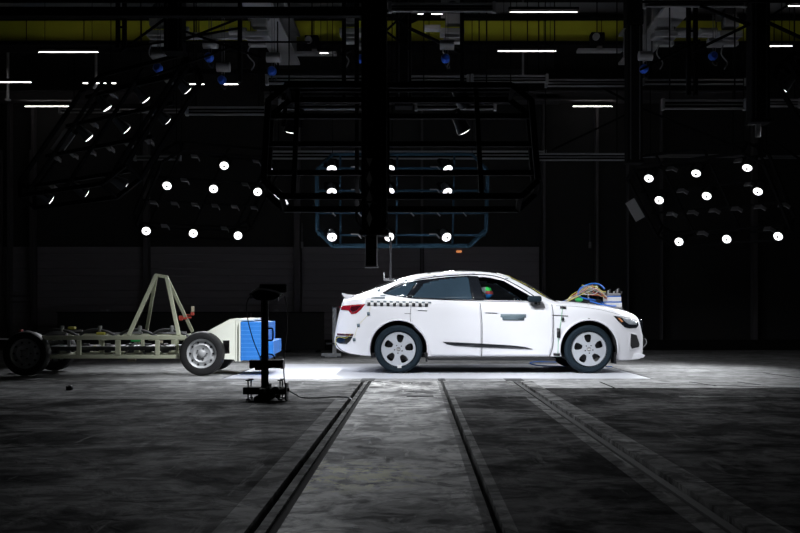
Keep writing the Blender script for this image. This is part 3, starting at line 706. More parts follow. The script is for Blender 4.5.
def patch(name, m, pts, off=.004, thick=.0, px=True, smooth_n=0, step=.035, parent=None, both=False, holes=(), label=None):
    """panel conforming to the flank; pts in photo px or (x,z)"""
    conv = lambda L: [cp(*p) for p in L] if px else list(L)
    P = conv(pts); HO = [conv(h) for h in holes]
    if smooth_n: P = spl(P, smooth_n)
    res = None
    for side in ((-1, 1) if both else (-1,)):
        b = bmesh.new(); edges = []
        for loop in [P] + HO:
            vs = [b.verts.new((u, 0, v)) for u, v in loop]; edges += [b.edges.new((vs[i], vs[(i + 1) % len(vs)])) for i in range(len(vs))]
        bmesh.ops.triangle_fill(b, edges=edges, use_beauty=True)
        xs = [p[0] for p in P]; zs = [p[1] for p in P]
        v = min(xs) + step
        while v < max(xs): bmesh.ops.bisect_plane(b, geom=list(b.verts) + list(b.edges) + list(b.faces), plane_co=(v, 0, 0), plane_no=(1, 0, 0)); v += step
        v = min(zs) + step
        while v < max(zs): bmesh.ops.bisect_plane(b, geom=list(b.verts) + list(b.edges) + list(b.faces), plane_co=(0, 0, v), plane_no=(0, 0, 1)); v += step
        for vt in b.verts: vt.co.y = side * (ys(vt.co.x, vt.co.z) + off)
        bmesh.ops.recalc_face_normals(b, faces=b.faces)
        f0 = max(b.faces, key=lambda f: f.calc_area()); f0.normal_update()
        if f0.normal.y * side < 0: bmesh.ops.reverse_faces(b, faces=b.faces)
        me = bpy.data.meshes.new(name); b.to_mesh(me); b.free(); me.materials.append(m)
        me.polygons.foreach_set('use_smooth', [True] * len(me.polygons))
        o = link(bpy.data.objects.new(name, me), parent or car)
        if label: o['label'] = label
        if thick:
            md = o.modifiers.new('s', 'SOLIDIFY'); md.thickness = thick; md.offset = -1
        if res is None: res = o
    return res
def line(name, m, pts, wd=.006, off=.006, parent=None, px=True, r=None):
    P = [cp(*p) for p in pts] if px else pts
    P = spl(P, 5, False)
    return MB().tube([(x, -(ys(x, z) + off - wd * .7), z) for x, z in P], wd, n=6, smooth=False).build(name, m, parent or car, smooth=True)

# glass
patch('front_side_window', M['glass'], fw, off=-.006, thick=.005, both=True, step=.06)
patch('window_frame', M['gloss_black'], [(383.6, 293.2), (391, 288.6), (401.5, 284), (418, 280.2), (434, 278.4), (450, 276.7), (468, 275.6), (478, 276.2), (483, 300.3), (440, 299.2), (410, 297.8), (396, 296.3)], off=.002, thick=.004, both=True)
patch('rear_side_window', M['tint'], [(412.5, 297.2), (418, 291), (424, 283.5), (434, 280.6), (450, 278.0), (468, 276.7), (470, 287), (472, 299.7), (440, 298.6)], off=.004, thick=.006, both=True)
patch('quarter_window', M['tint'], [(384.6, 293.0), (392, 289), (402, 284.6), (416.5, 281.5), (411.5, 289), (406, 297), (396, 296)], off=.004, thick=.006, both=True)
patch('quarter_pillar', M['gloss_black'], [(407, 297.1), (412.6, 289), (417.5, 281.3), (423, 282.6), (417.2, 291), (411.7, 297.3)], off=.006, thick=.006, both=True)
patch('centre_pillar', M['gloss_black'], [(468.5, 276.4), (478.5, 276.6), (481, 287), (484, 300.2), (473, 299.9), (471, 288)], off=.006, thick=.006, both=True)
# dark drip line round the side glass, chrome belt line
line('window_surround', M['gloss_black'], [(383, 293), (400, 284), (418, 279.7), (440, 276.6), (465, 274.9), (485, 275.0), (500, 277.6), (512, 283), (526, 291), (540, 300.5)], .012, .004)
line('belt_moulding', M['gloss_black'], [(383.5, 293.6), (410, 298), (440, 299.6), (483, 301), (520, 301.8), (541, 302.4)], .007, .004)
line('roof_rail', M['white'], [(404, 278.6), (420, 274.6), (440, 272.8), (465, 272.0), (490, 273.2), (505, 277)], .012, .012)
def top_patch(name, m, xs, yfr, off=.004, flip=False):
    b = bmesh.new(); g = []
    for x in xs:
        row = []
        w_ = interp(Wt, x) * interp(Y6, x)
        for k in range(-12, 13):
            y = w_ * yfr * k / 12; row.append(b.verts.new((x, y, topz(x, abs(y)) + off)))
        g.append(row)
    for i in range(len(g) - 1):
        for k in range(24): b.faces.new((g[i][k], g[i + 1][k], g[i + 1][k + 1], g[i][k + 1]))
    me = bpy.data.meshes.new(name); b.to_mesh(me); b.free(); me.materials.append(m)
    o = link(bpy.data.objects.new(name, me), car); md = o.modifiers.new('s', 'SOLIDIFY'); md.thickness = .006; md.offset = 0
    me.polygons.foreach_set('use_smooth', [True] * len(me.polygons)); return o
def lin(a, b_, n_): return [a + (b_ - a) * i / n_ for i in range(n_ + 1)]
top_patch('windscreen', M['gloss_black'], lin(1.52, 2.2, 18), .94)
top_patch('rear_window', M['gloss_black'], lin(-.9, -.28, 14), .9)
top_patch('sunroof', M['gloss_black'], lin(.2, 1.3, 14), .8)
top_patch('bonnet', M['paint'], lin(2.28, 3.36, 24), .96, off=.008)
line('bonnet_gap', M['gap'], [(556, 305.8), (575, 306.5), (600, 309.8), (622, 315.5)], .004, .0)
# doors
dz = lambda px, py: (px, py)
rear_door = patch('rear_door', M['paint'], [(412.5, 302.2), (440, 303.2), (479.5, 304), (481.5, 325), (481, 356), (431, 356), (427.5, 344), (422, 334), (414, 326), (411, 318)], off=.004, thick=.01, both=True)
front_door = patch('front_door', M['paint'], [(480.6, 304), (520, 304.6), (551, 305.2), (553, 320), (552.4, 345), (549, 356.2), (482.2, 356), (482.7, 325)], off=.004, thick=.01, both=True)
line('door_gap', M['gap'], [(480, 303), (482.1, 325), (481.6, 356.5)], .005, .0075)
line('door_gap', M['gap'], [(551.8, 304.5), (553.6, 320), (553, 345), (549.5, 356.5)], .005, .005)
line('door_gap', M['gap'], [(411.5, 302), (410.2, 318), (413.4, 326.5), (421.5, 334.6)], .004, .005)
line('fuel_flap_gap', M['gap'], [(404.5, 313.5), (411, 313.7)], .004, .003)
for pts, dr in ((((417, 309.6), (428, 310.1)), rear_door), (((484.5, 312), (498, 312.5)), front_door)):
    a = cp(*pts[0]); b_ = cp(*pts[1])
    hd = line('door_handle', M['paint'], [pts[0], ((pts[0][0] + pts[1][0]) / 2, pts[0][1] + .2), pts[1]], .010, .022, dr)
    line('handle_recess', M['gap'], [(pts[0][0] + 1, pts[0][1] + .9), (pts[1][0] - 1, pts[1][1] + .9)], .006, .006, dr)
patch('side_blade', M['gloss_black'], [(442.6, 341.8), (452, 342.2), (481, 343.6), (510, 345.3), (525, 347.0), (533, 349.2), (520, 349.0), (481, 347.5), (455, 345.8), (447, 344.4)], off=.012, thick=.012, both=True)
patch('sill', M['black'], [(427, 357.3), (556, 358), (556, 360.6), (428, 360.3)], off=-.01, thick=.03, both=True)
# underbody, wheel liners, arch trims
MB().box((1.2, 0, .275), (3.8, 1.5, .07), bev=.02).build('underbody', M['inner'], car)
for cx in (RX, FX):
    for s in (-1, 1):
        lm = MB(); n_ = 40; b = bmesh.new(); pr = []
        for i in range(n_ + 1):
            a = R(-18 + 216 * i / n_); pr.append([b.verts.new((cx + math.cos(a) * .432, s * y, .374 + math.sin(a) * .432)) for y in (.93, .52)])
        for i in range(n_): b.faces.new((pr[i][0], pr[i + 1][0], pr[i + 1][1], pr[i][1]))
        b.faces.new([p[1] for p in pr]); lm._add(b); o = lm.build('wheel_liner', M['inner'], car, smooth=True)
        md = o.modifiers.new('s', 'SOLIDIFY'); md.thickness = .004
# wheel arch mouldings
for cx in (RX, FX):
    for s in (-1, 1):
        P = []
        for i in range(41):
            a = R(-8 + 196 * i / 40); xx = cx + math.cos(a) * .452; zz = .374 + math.sin(a) * .452
            if zz < .262: continue
            P.append((xx, s * (ys(xx, zz) + .002), zz))
        MB().tube(P, .013, n=8, smooth=False).build('wheel_arch_lip', M['paint'], car, smooth=True)
for x, s in ((cp(569.5, 360)[0], 1), ):
    pass
MB().box((cp(617.5, 0)[0] if False else 3.085, -.8, .235), (.03, .3, .17)).build('wheel_deflector', M['black'], car)
MB().box((.178, -.82, .25), (.03, .25, .14)).build('wheel_deflector', M['black'], car)

# wheels
def rot2(p, a): c, s = math.cos(a), math.sin(a); return (p[0] * c - p[1] * s, p[0] * s + p[1] * c)
def alloy_wheel(cx, y, s, phase):
    RR = .262
    outer = [(RR * math.cos(2 * PI * i / 72), RR * math.sin(2 * PI * i / 72)) for i in range(72)]
    holes = []
    for k in range(5):
        a = PI / 2 + phase + k * 2 * PI / 5
        h = [(.100, -.018), (.115, -.028), (.16, -.038), (.20, -.040), (.217, -.026), (.222, .0), (.214, .030), (.195, .040), (.15, .036), (.115, .022), (.100, .010)]
        holes.append([rot2((u * 1.03, v * 1.4), a) for u, v in h])
    mb = MB()
    mb.prism(outer, -.02, .02, holes=holes)
    for v in mb.bm.verts:       # gentle dish
        r = math.hypot(v.co.x, v.co.z); v.co.y += -.018 * math.cos(min(1, r / RR) * PI) * .5 + (.012 if r < .09 else 0)
    mb.lathe([(RR + .012, -.02), (RR + .012, .0), (RR - .004, .016), (RR - .012, .1), (RR - .012, .2), (RR + .004, .21), (RR + .004, -.02)], n=64)
    if s > 0: bmesh.ops.scale(mb.bm, vec=(1, -1, 1), verts=mb.bm.verts); bmesh.ops.reverse_faces(mb.bm, faces=mb.bm.faces)
    w_ = mb.build('wheel', M['rim'], car, smooth=True, loc=(cx, y, WR))
    f = -s   # towards inside
    ty = MB().lathe([(.266, -.012 * f * -1 * 0 + f * -.0), (.29, f * -.028), (.335, f * -.034), (.358, f * -.020), (.371, f * .01), (WR, f * .04), (WR, f * .17), (.367, f * .205), (.34, f * .235), (.29, f * .235), (.268, f * .215), (.266, f * .0)], n=80)
    ty.build('tyre', M['tyre'], w_, smooth=True)
    MB().lathe([(0, f * .07), (.19, f * .07), (.19, f * .095), (0, f * .095)], n=48).build('brake_disc', M['disc'], w_)
    MB().cyl((0, f * .075, 0), (0, f * -.025, 0), .034, n=24).build('wheel_cap', M['grey'], w_)
    nb = MB()
    for k in range(5):
        u, v = rot2((.062, 0), PI / 2 + phase + PI / 5 + k * 2 * PI / 5); nb.cyl((u, f * .05, v), (u, f * -.024, v), .011, n=8)
    nb.build('wheel_bolt', M['dsteel'], w_)
    rg = MB()
    for k in range(4): rg.lathe([(.0085, f * -.027), (.0115, f * -.03), (.0115, f * -.026), (.0085, f * -.026)], (-.019 + .0127 * k, 0, 0), n=16)
    rg.build('ring_emblem', M['white'], w_)
    return w_
for cx, ph in ((RX, R(-8)), (FX, R(5))):
    wl = alloy_wheel(cx, -.915, -1, ph); wr = alloy_wheel(cx, .915, 1, ph)
    if cx == RX: MB().box((.015, -.035, -.265), (.065, .01, .05), bev=.004).build('balance_tag', M['white'], wl)

# lamps and bumpers
tl = patch('tail_light', M['red'], [(338.6, 306.6), (348, 305.2), (365.3, 303.8), (361, 309.5), (356, 313.6), (351.5, 314.2), (348.5, 310.5), (340.5, 309.8)], off=.008, thick=.012, both=True, step=.02)
patch('tail_light_dark_band', M['dred'], [(351, 306.6), (362, 305.2), (357, 310.5), (352.5, 312.5), (350, 309.5)], off=.011, thick=.004, parent=tl, step=.02)
patch('rear_reflector', M['dred'], [(337, 333.3), (353.6, 334), (352.6, 336.2), (337, 335.2)], off=.008, thick=.008, both=True, step=.02)
patch('rear_bumper_insert', M['gloss_black'], [(335.9, 336.2), (352.6, 336.8), (350, 341.2), (346.5, 344.2), (340, 343.8), (336, 342)], off=.006, thick=.008, both=True, step=.02)
b = MB().box((-1.22, 0, .53), (.1, 1.2, .15), bev=.02).build('rear_diffuser', M['black'], car)
line('bumper_edge', M['gloss_black'], [(336, 343.5), (340, 349), (348, 353.3), (360, 355.5)], .007, .004)
# spoiler lip
sp = MB()
pr = [(-.95, 1.215), (-1.06, 1.222), (-1.135, 1.245), (-1.145, 1.232), (-1.11, 1.175), (-1.0, 1.165)]
sp.prism(pr, -.72, .72); sp.build('spoiler', M['paint'], car)
# headlight, grille, intake
hl = patch('headlight', M['gloss_black'], [(613.5, 315.8), (622, 316.6), (632, 318.2), (637.5, 320.6), (638.6, 325), (636.6, 327.8), (629.5, 328.4), (624.5, 327.2), (618.5, 321.5)], off=.006, thick=.01, both=True, step=.02)
patch('headlight_lens', M['lens'], [(622, 317.8), (633, 319.6), (637, 322), (636.4, 324.6), (629, 324.4), (624.5, 321)], off=.010, thick=.004, parent=hl, step=.02)
patch('amber_reflector', M['amber'], [(617.6, 317.8), (620, 318.2), (623.2, 321.6), (621.6, 322.2)], off=.010, thick=.004, parent=hl, step=.02)
patch('daytime_light_strip', M['white'], [(616, 316.6), (633, 318.6), (637.4, 320.9), (633, 319.6), (622, 317.7)], off=.011, thick=.004, parent=hl, step=.02)
MB().box((3.545, 0, .665), (.12, 1.08, .34), bev=.03).build('grille', M['gloss_black'], car)
gr = MB()
for k in range(5): gr.box((3.607, 0, .54 + k * .06), (.012, 1.0, .01))
gr.build('grille_slat', M['dsteel'], car)
patch('bumper_intake', M['inner'], [(631.0, 333.6), (636.5, 335.0), (639.6, 344.2), (639.2, 346.8), (632, 348.6), (630.7, 346)], off=.006, thick=.01, both=True, step=.02)
patch('bumper_intake_surround', M['paint'], [(629, 332.2), (638, 333.6), (641.8, 343.6), (641, 348.6), (630, 350.6), (628.6, 347)], off=.003, thick=.01, both=True, step=.02, holes=[[(631.2, 334.4), (636.5, 335.8), (639.6, 344.2), (639.2, 346.8), (632, 348.6), (630.7, 346)]])
sp = MB(); sp.prism([(3.15, .192), (3.4, .195), (3.62, .24), (3.645, .275), (3.58, .30), (3.4, .28), (3.2, .25)], -.82, .82)
for v in sp.bm.verts:
    if v.co.x > 3.3: v.co.x -= (abs(v.co.y) / .82) ** 3 * .07
sp.build('front_splitter', M['paint'], car)
line('fender_vent', M['black'], [(552.5, 315.2), (560, 315.6), (568, 316)], .007, .008)
patch('wing_badge', M['grey'], [(588, 318.2), (590, 318.2), (590, 319), (588, 319)], off=.003, step=.1)

# mirror
a = cp(537, 302)
mr = MB().box((a[0] - .05, -1.0, a[1] + .045), (.21, .15, .095), bev=.035).build('wing_mirror', M['tyre'], car, smooth=True)
MB().beam((a[0] + .03, -.9, a[1] - .03), (a[0] - .03, -.98, a[1] - .02), .05, .03).build('mirror_arm', M['black'], mr)
mr2 = MB().box((a[0] - .05, 1.0, a[1] + .02), (.2, .16, .12), bev=.04).build('wing_mirror', M['gloss_black'], car, smooth=True)

# checker strip and decals
patch('marker_strip', M['white'], [(365.5, 299.8), (428, 301.6), (428, 306.8), (365.5, 305)], off=.010, thick=.003, step=.05)
for k in range(10):
    cx_ = 367.3 + k * 6.4; yy = 302.3 + k * .12
    patch('black_square', M['black'], [(cx_, yy), (cx_ + 3.1, yy + .1), (cx_ + 3.1, yy + 3.6), (cx_, yy + 3.5)], off=.013, thick=.003, step=.1)
    if k < 10: patch('grey_square', M['decal'], [(cx_ + 3.3, yy - 1.6), (cx_ + 6.3, yy - 1.5), (cx_ + 6.3, yy - .1), (cx_ + 3.3, yy - .2)], off=.013, thick=.003, step=.1)
patch('door_decal', M['decal'], [(500.5, 314), (526, 314.3), (525.6, 317.4), (524.2, 317.3), (523.8, 320.4), (502.4, 320), (502.2, 317.2), (500.4, 317.1)], off=.014, thick=.003, step=.2)
patch('quarter_decal', M['decal'], [(371.4, 294.8), (385.3, 295.2), (385, 298.6), (371.2, 298.2)], off=.008, thick=.003, step=.2)
for px, py in ((378.5, 289.6), (434.5, 274.4), (473.2, 272.4), (506.5, 277), (405.8, 280.2), (368.5, 313.6), (358.5, 325.3), (354.2, 339.6)):
    patch('target_sticker', M['decal'], [(px - 1.6, py - 1.5), (px + 1.2, py - 1.7), (px + 1.6, py + 1.4), (px - 1.2, py + 1.7)], off=.016, thick=.003, step=.2)
line('sticker_thread', M['yel'], [(371, 300), (368.5, 313.6), (358.5, 325.3), (354.5, 337)], .0018, .004)
line('sticker_thread', M['yel'], [(372, 299), (378, 290), (405, 280), (434, 274.6)], .0018, .004)
# green tape with clips on the front wing
tp = line('wing_tape', M['gcab'], [(562.5, 306), (561, 320), (558.4, 338), (557.8, 357)], .004, .010)
for px, py, w_, h_ in ((563, 307.3, 3, 1.3), (558.4, 333, 1.6, 5), (556.5, 354.6, 3.2, 1.5), (562.6, 319, 1.2, 2)):
    patch('tape_clip', M['black'], [(px - w_, py - h_), (px + w_, py - h_ + .5), (px + w_, py + h_), (px - w_, py + h_ - .5)], off=.02, thick=.015, parent=tp, step=.2)
# rear bumper cable and blue front cable
line('bumper_cable', M['yel'], [(351, 334), (346, 338), (339, 337), (335.5, 340), (336, 345)], .004, .02)
bc = MB().tube([G(612, 367.2) + Vector((0, 0, .01)), G(590, 366) + Vector((0, 0, .01)), G(560, 367) + Vector((0, 0, .01)), G(538, 365.8) + Vector((0, 0, .01)), G(530, 363.6) + Vector((0, 0, .01)), G(537, 362.2) + Vector((0, 0, .01)), G(556, 362.6) + Vector((0, 0, .01))], .009).build('floor_cable', M['blue'])
tag(bc, 'blue cable looped on the floor under the car behind its front wheel', 'cable')
pl = MB().box((3.63, -.35, .47), (.05, .2, .12), bev=.01).build('sensor_plug', M['black'], car)
MB().tube([(3.62, -.3, .5), (3.68, -.35, .52), (3.7, -.38, .46), (3.66, -.4, .4), (3.6, -.4, .36)], .008).build('plug_cable', M['grey'], pl)

# interior
for y in (-.38, .38):
    s_ = MB().box((1.22, y, .72), (.46, .5, .2), bev=.05).build('front_seat', M['inner'], car, smooth=True)
    MB().box((.96, y, 1.02), (.16, .46, .62), rot=Matrix.Rotation(R(-12), 3, 'Y'), bev=.05).build('seat_backrest', M['inner'], s_, smooth=True)
    MB().box((.90, y, 1.36), (.09, .26, .17), rot=Matrix.Rotation(R(-10), 3, 'Y'), bev=.03).build('headrest', M['black'], s_, smooth=True)
MB().box((1.95, 0, .95), (.35, 1.5, .22), bev=.05).build('dashboard', M['inner'], car, smooth=True)
MB().lathe([(.165, -.012), (.185, 0), (.165, .012), (.15, 0), (.165, -.012)], axis='X', o=(1.66, .38, 1.0), n=32).build('steering_wheel', M['black'], car, smooth=True)

# dummy
def skin_body(name, verts, edges, radii, m, parent=None, root=0, loc=(0, 0, 0)):
    me = bpy.data.meshes.new(name); me.from_pydata(verts, edges, []); o = bpy.data.objects.new(name, me); link(o, parent); o.location = loc
    md = o.modifiers.new('k', 'SKIN'); md.use_smooth_shade = True
    for i, v in enumerate(me.skin_vertices[0].data): v.radius = radii[i] if isinstance(radii[i], tuple) else (radii[i], radii[i]); v.use_root = (i == root)
    sb = o.modifiers.new('s', 'SUBSURF'); sb.levels = 2; sb.render_levels = 2
    apply_mods(o); o.data.materials.clear(); o.data.materials.append(m); return o
def dummy(y, label, face):
    hx = 1.09
    V = [(0, 0, .86), (-.03, 0, 1.02), (-.06, 0, 1.16), (-.05, 0, 1.24), (-.02, 0, 1.30),
         (.02, -.1, .86), (.42, -.13, .90), (.62, -.13, .55), (.74, -.13, .5), (.02, .1, .86), (.42, .13, .90), (.62, .13, .55), (.74, .13, .5),
         (-.05, -.19, 1.15), (.07, -.22, .98), (.28, -.2, 1.0), (-.05, .19, 1.15), (.07, .22, .98), (.28, .2, 1.0), (.36, -.19, 1.02), (.36, .19, 1.02)]
    E = [(0, 1), (1, 2), (2, 3), (3, 4), (0, 5), (5, 6), (6, 7), (7, 8), (0, 9), (9, 10), (10, 11), (11, 12), (2, 13), (13, 14), (14, 15), (2, 16), (16, 17), (17, 18), (15, 19), (18, 20)]
    RD = [.13, .13, .13, .06, .05, .09, .065, .05, .04, .09, .065, .05, .04, .06, .045, .035, .06, .045, .035, .03, .03]
    o = skin_body('crash_test_dummy', V, E, RD, M['suit'], loc=(hx, CY + y, 0)); o.location.z = .03
    tag(o, label, 'dummy')
    b = bmesh.new(); bmesh.ops.create_uvsphere(b, u_segments=28, v_segments=20, radius=1)
    for v in b.verts:
        c_ = v.co.copy(); v.co = Vector((c_.x * .105, c_.y * .078, c_.z * .118))
        if c_.z < -.3: v.co.x += .012; v.co.y *= .85
        if c_.x > .9 and abs(c_.z + .12) < .25: v.co.x += .022 * max(0, 1 - abs(c_.y) * 4)     # nose
        if c_.x > .7 and abs(c_.z - .1) < .12 and .2 < abs(c_.y) < .5: v.co.x -= .008           # eye sockets
    for f in b.faces:
        c_ = f.calc_center_median()
        if c_.x > .0 and face: f.material_index = 1 if c_.z > .02 else 2 if c_.z > -.04 else 3
    me = bpy.data.meshes.new('head'); b.to_mesh(me); b.free()
    for mm in ('skin', 'dgreen', 'dred2', 'dblue'): me.materials.append(M[mm])
    me.polygons.foreach_set('use_smooth', [True] * len(me.polygons)); h = link(bpy.data.objects.new('head', me), o); h.location = (.035, 0, 1.235)
    for s in (-1, 1): MB().lathe([(0, -.01), (.022, -.006), (.022, .006), (0, .01)], axis='Y', n=12, o=(.01, s * .08, 1.23)).build('ear', M['skin'], o)
    for k in range(3): MB().lathe([(0, 0), (.045, 0), (.05, .01), (.045, .02), (0, .02)], axis='Z', n=16, o=(-.0, 0, 1.11 + k * .026)).build('neck_disc', M['white'] if k != 1 else M['rubber'], o)
dummy(-.38, 'seated crash test dummy with green, red and blue painted face in the near front seat', True)

# equipment on the bonnet
def hp(px, py, y):
    Y = CY + y; return Vector(((px - VX) * Y / F, y, H + (VY - py) * Y / F))
eq = thing('measurement_unit', 'stack of pale blue and white measuring boxes strapped on the bonnet', 'measuring equipment', (0, CY, 0))
c0 = hp(612, 300, -.25)
for k, (m_, z, h) in enumerate((('grey', 0, .05), ('white', .06, .07), ('blue', .105, .02), ('white', .15, .07), ('blue', .195, .02), ('grey', .225, .04))):
    MB().box((c0.x, c0.y, 1.00 + z), (.26 - k * .012, .34, h), bev=.008).build('box_layer', M[m_], eq)
for k in range(7):
    x_ = c0.x - .12 + k * .04
    MB().cyl((x_, c0.y - .12 + (k % 3) * .06, 1.23), (x_ + .01, c0.y - .12 + (k % 3) * .06, 1.275 + (k % 3) * .02), .013, n=8).build('connector', M['steel' if k % 2 else 'black'], eq)
MB().box((c0.x, c0.y, .985), (.3, .38, .02)).build('base_plate', M['dsteel'], eq)
MB().cyl((c0.x + .10, c0.y, 1.25), (c0.x + .10, c0.y, 1.33), .012, n=10).build('aerial', M['dsteel'], eq)
bt = MB().box((hp(583, 297, -.2).x, -.15, 1.12), (.5, .5, .06), bev=.01).build('cable_tray', M['black'], eq)
ps = hp(588.5, 305, -.35); MB().cyl((ps.x, ps.y, 1.05), (ps.x, ps.y, 1.25), .012, n=10).build('post', M['white'], eq)
gl_ = hp(579, 300.5, -.4); o = MB().lathe([(0, -.03), (.04, -.025), (.07, 0), (.05, .03), (0, .04)], axis='Z', n=16).build('green_weight', M['grn'], loc=(gl_.x, CY + gl_.y, 1.14))
tag(o, 'small green lump lying on the car bonnet beside the cables', 'weight')
cb = thing('cable_bundle', 'tangle of coloured measuring cables over the bonnet and windscreen foot', 'cables', (0, CY, 0))
def cable(name, m_, pts, r=.008):
    MB().tube(pts, r, n=6, res=5).build(name, M[m_], cb, smooth=True)
cable('blue_hose', 'blue', [hp(604, 303, -.3), hp(594, 300, -.4), hp(583, 298, -.42), hp(578, 294, -.42), hp(581, 288, -.38), hp(590, 284, -.35), hp(599, 284.3, -.33), hp(604.5, 289, -.3)], .013)
cable('blue_hose', 'blue', [hp(590, 301, -.45), hp(600, 304, -.45), hp(612, 306, -.45), hp(620, 305.4, -.35)], .013)
rnd = random.Random(3)
colrs = ['yel', 'redc', 'tan', 'tan', 'grey', 'yel', 'rubber', 'redc', 'gcab', 'white', 'rubber', 'tan', 'blue', 'yel', 'grey', 'tan']
for k, cc in enumerate(colrs):
    j = lambda s=2.0: rnd.uniform(-s, s)
    y = -.35 + rnd.uniform(-.12, .2)
    cable('signal_cable', cc, [hp(556 + j(), 303.2 + j(.6), y - .1), hp(565 + j(), 302 + j(.8), y), hp(574 + j(), 296 + j(1.5), y), hp(582 + j(), 291 + j(3), y), hp(591 + j(), 290 + j(4), y), hp(598 + j(), 292 + j(4), y), hp(606 + j(), 297 + j(3), y)], .006)
for k, cc in enumerate(['yel', 'tan', 'grey', 'rubber', 'redc', 'white', 'rubber', 'tan']):
    y = -.3 + rnd.uniform(-.15, .15)
    cable('signal_cable', cc, [hp(586 + rnd.uniform(-4, 14), 288 + rnd.uniform(-3, 8), y) for _ in range(6)] + [hp(607, 292 + k, y)], .005)
cable('signal_cable', 'yel', [hp(506.5, 275.2, -.62), hp(529, 286.3, -.66), hp(545, 296.5, -.7), hp(556, 303, -.6)], .003)
cable('signal_cable', 'rubber', [hp(520, 280.2, -.64), hp(540, 292.2, -.68), hp(552, 300, -.7), hp(560, 303, -.6)], .012)

# roof sensor post and rear stand
rs = thing('stand', 'grey metal post with a crossbar foot standing behind the rear bumper of the car', 'stand', G(334.5, 357.5).xyz)
rY = rs.location.y; sc = rY / F
MB().box((0, 0, 50 * sc / 2), (4 * sc, .06, 50 * sc), bev=.005).build('post', M['steel'], rs)
MB().box((-3 * sc, -.05, 2.4 * sc), (20 * sc, .1, 4 * sc), bev=.005).build('crossbar', M['steel'], rs)
for s in (-1, 1): MB().box(((-3 + s * 8) * sc, 0, .02), (.08, .3, .035)).build('foot', M['dsteel'], rs)
MB().box((-2 * sc, -.08, 14 * sc), (12 * sc, .05, 1.6 * sc)).build('upper_bar', M['black'], rs)
p = W(389, 279.5, 17.6)
sn = thing('hanging_sensor', 'small grey hanging bracket with a rod seen just above the sloping car roof', 'sensor', p)
MB().box((0, 0, 0), (.2, .04, .05), bev=.005).build('plate', M['grey'], sn)
MB().cyl((-.09, 0, .0), (-.09, 0, .13), .012, n=8).build('pin', M['white'], sn)
MB().beam((.03, 0, 0), (.03, 0, W(0, 237, 17.6).z - p.z), .06, .04).build('rod', M['dsteel'], sn)
p = W(370, 258, 16.4)

# ================================================================= CRASH TROLLEY
P0 = Vector(((25 - VX) * 13.9 / F, 13.9, 0)); P1 = Vector(((201.5 - VX) * 14.05 / F, 14.05, 0))
ang = math.atan2(P1.y - P0.y, P1.x - P0.x); WB = (P1 - P0).length
ct = thing('crash_trolley', 'open pale green steel crash trolley on four rubber wheels with blue crush block', 'trolley', P0, ang)
ca, sa = math.cos(ang), math.sin(ang)
def tp_(px, py, c_=0.0):
    """photo pixel -> trolley local point on plane y=c_"""
    # world point = P0 + ex*u + ey*c ; ray X = kx*Y
    kx = (px - VX) / F
    bx, by = P0.x - sa * c_, P0.y + ca * c_
    u = (kx * by - bx) / (ca - kx * sa)
    Y = by + sa * u
    return Vector((u, c_, H + (VY - py) * Y / F))
TW = 1.45
def tbeam(name, a, b_, w_, m_='frame', h_=None, parent=None): return MB().beam(a, b_, w_, h_, bev=.006, up=(0, 1, 0)).build(name, M[m_], parent or ct)
for c_ in (.12, TW - .12):
    tbeam('top_rail', tp_(34, 337.8, c_) if c_ < 1 else tp_(34, 337.8, .12) + Vector((0, c_ - .12, 0)), tp_(186, 337.6, .12) + Vector((0, c_ - .12, 0)), .062)
    tbeam('bottom_rail', tp_(34, 356.6, .12) + Vector((0, c_ - .12, 0)), tp_(222, 356.8, .12) + Vector((0, c_ - .12, 0)), .055)
    for px, ww in ((79, .06), (118, .07), (157.5, .06)):
        tbeam('upright', tp_(px, 340, .12) + Vector((0, c_ - .12, 0)), tp_(px, 355, .12) + Vector((0, c_ - .12, 0)), ww)
for px in (63, 97, 138, 173): tbeam('inner_upright', tp_(px, 339, .12) + Vector((0, .3, -.02)), tp_(px, 355, .12) + Vector((0, .3, .02)), .05, 'frame' if px > 90 else 'steel')
for px in (50, 100, 150, 180):
    a = tp_(px, 337, .12); tbeam('cross_member', a + Vector((0, 0, -.03)), a + Vector((0, TW - .24, -.03)), .05)
    a = tp_(px, 357, .12); tbeam('cross_member', a, a + Vector((0, TW - .24, 0)), .045)
# tripod
apL = tp_(156.4, 275, .6); apR = tp_(166.8, 277.5, .6)
for a, b_, w_ in ((tp_(128.5, 335.8, .15), apL, .055), (tp_(146.5, 331.5, 1.15), apL, .05), (tp_(179, 335.8, .15), apR, .055), (tp_(192.5, 331.5, 1.15), apR, .05)):
    tbeam('mast_leg', a, b_, w_, 'frame')
tbeam('apex_bar', apL + Vector((-.02, 0, 0)), apR + Vector((.02, 0, 0)), .05, 'frame')
# gusset plate and front structure
gp = [(204.5, 333), (219, 325), (230, 319.2), (237, 318.3), (254, 318.3), (254, 321), (241, 321.6), (239.5, 340), (239, 361), (235.5, 361.8), (234, 359.5), (220, 359), (213, 352), (206, 338)]
gh_ = [(222.5, 340.5), (229.5, 340.3), (229.5, 353.6), (222.5, 354)]
for c_ in (.1, TW - .16):
    MB().prism([(tp_(*p_, .1).x, tp_(*p_, .1).z) for p_ in gp], c_, c_ + .02, holes=[[(tp_(*p_, .1).x, tp_(*p_, .1).z) for p_ in gh_]]).build('gusset_plate', M['plate'], ct)
MB().box(((tp_(226, 0, .1)).x, TW / 2 - .05, tp_(0, 348, .1).z), (.12, .9, .26)).build('ballast_block', M['black'], ct)
fx = tp_(237.5, 340, .1).x
zt, zb_ = tp_(0 + 238, 319, .1).z, tp_(238, 361, .1).z
MB().box((fx, TW / 2 - .02, (zt + zb_) / 2), (.05, TW - .2, zt - zb_), bev=.006).build('face_plate', M['plate'], ct)
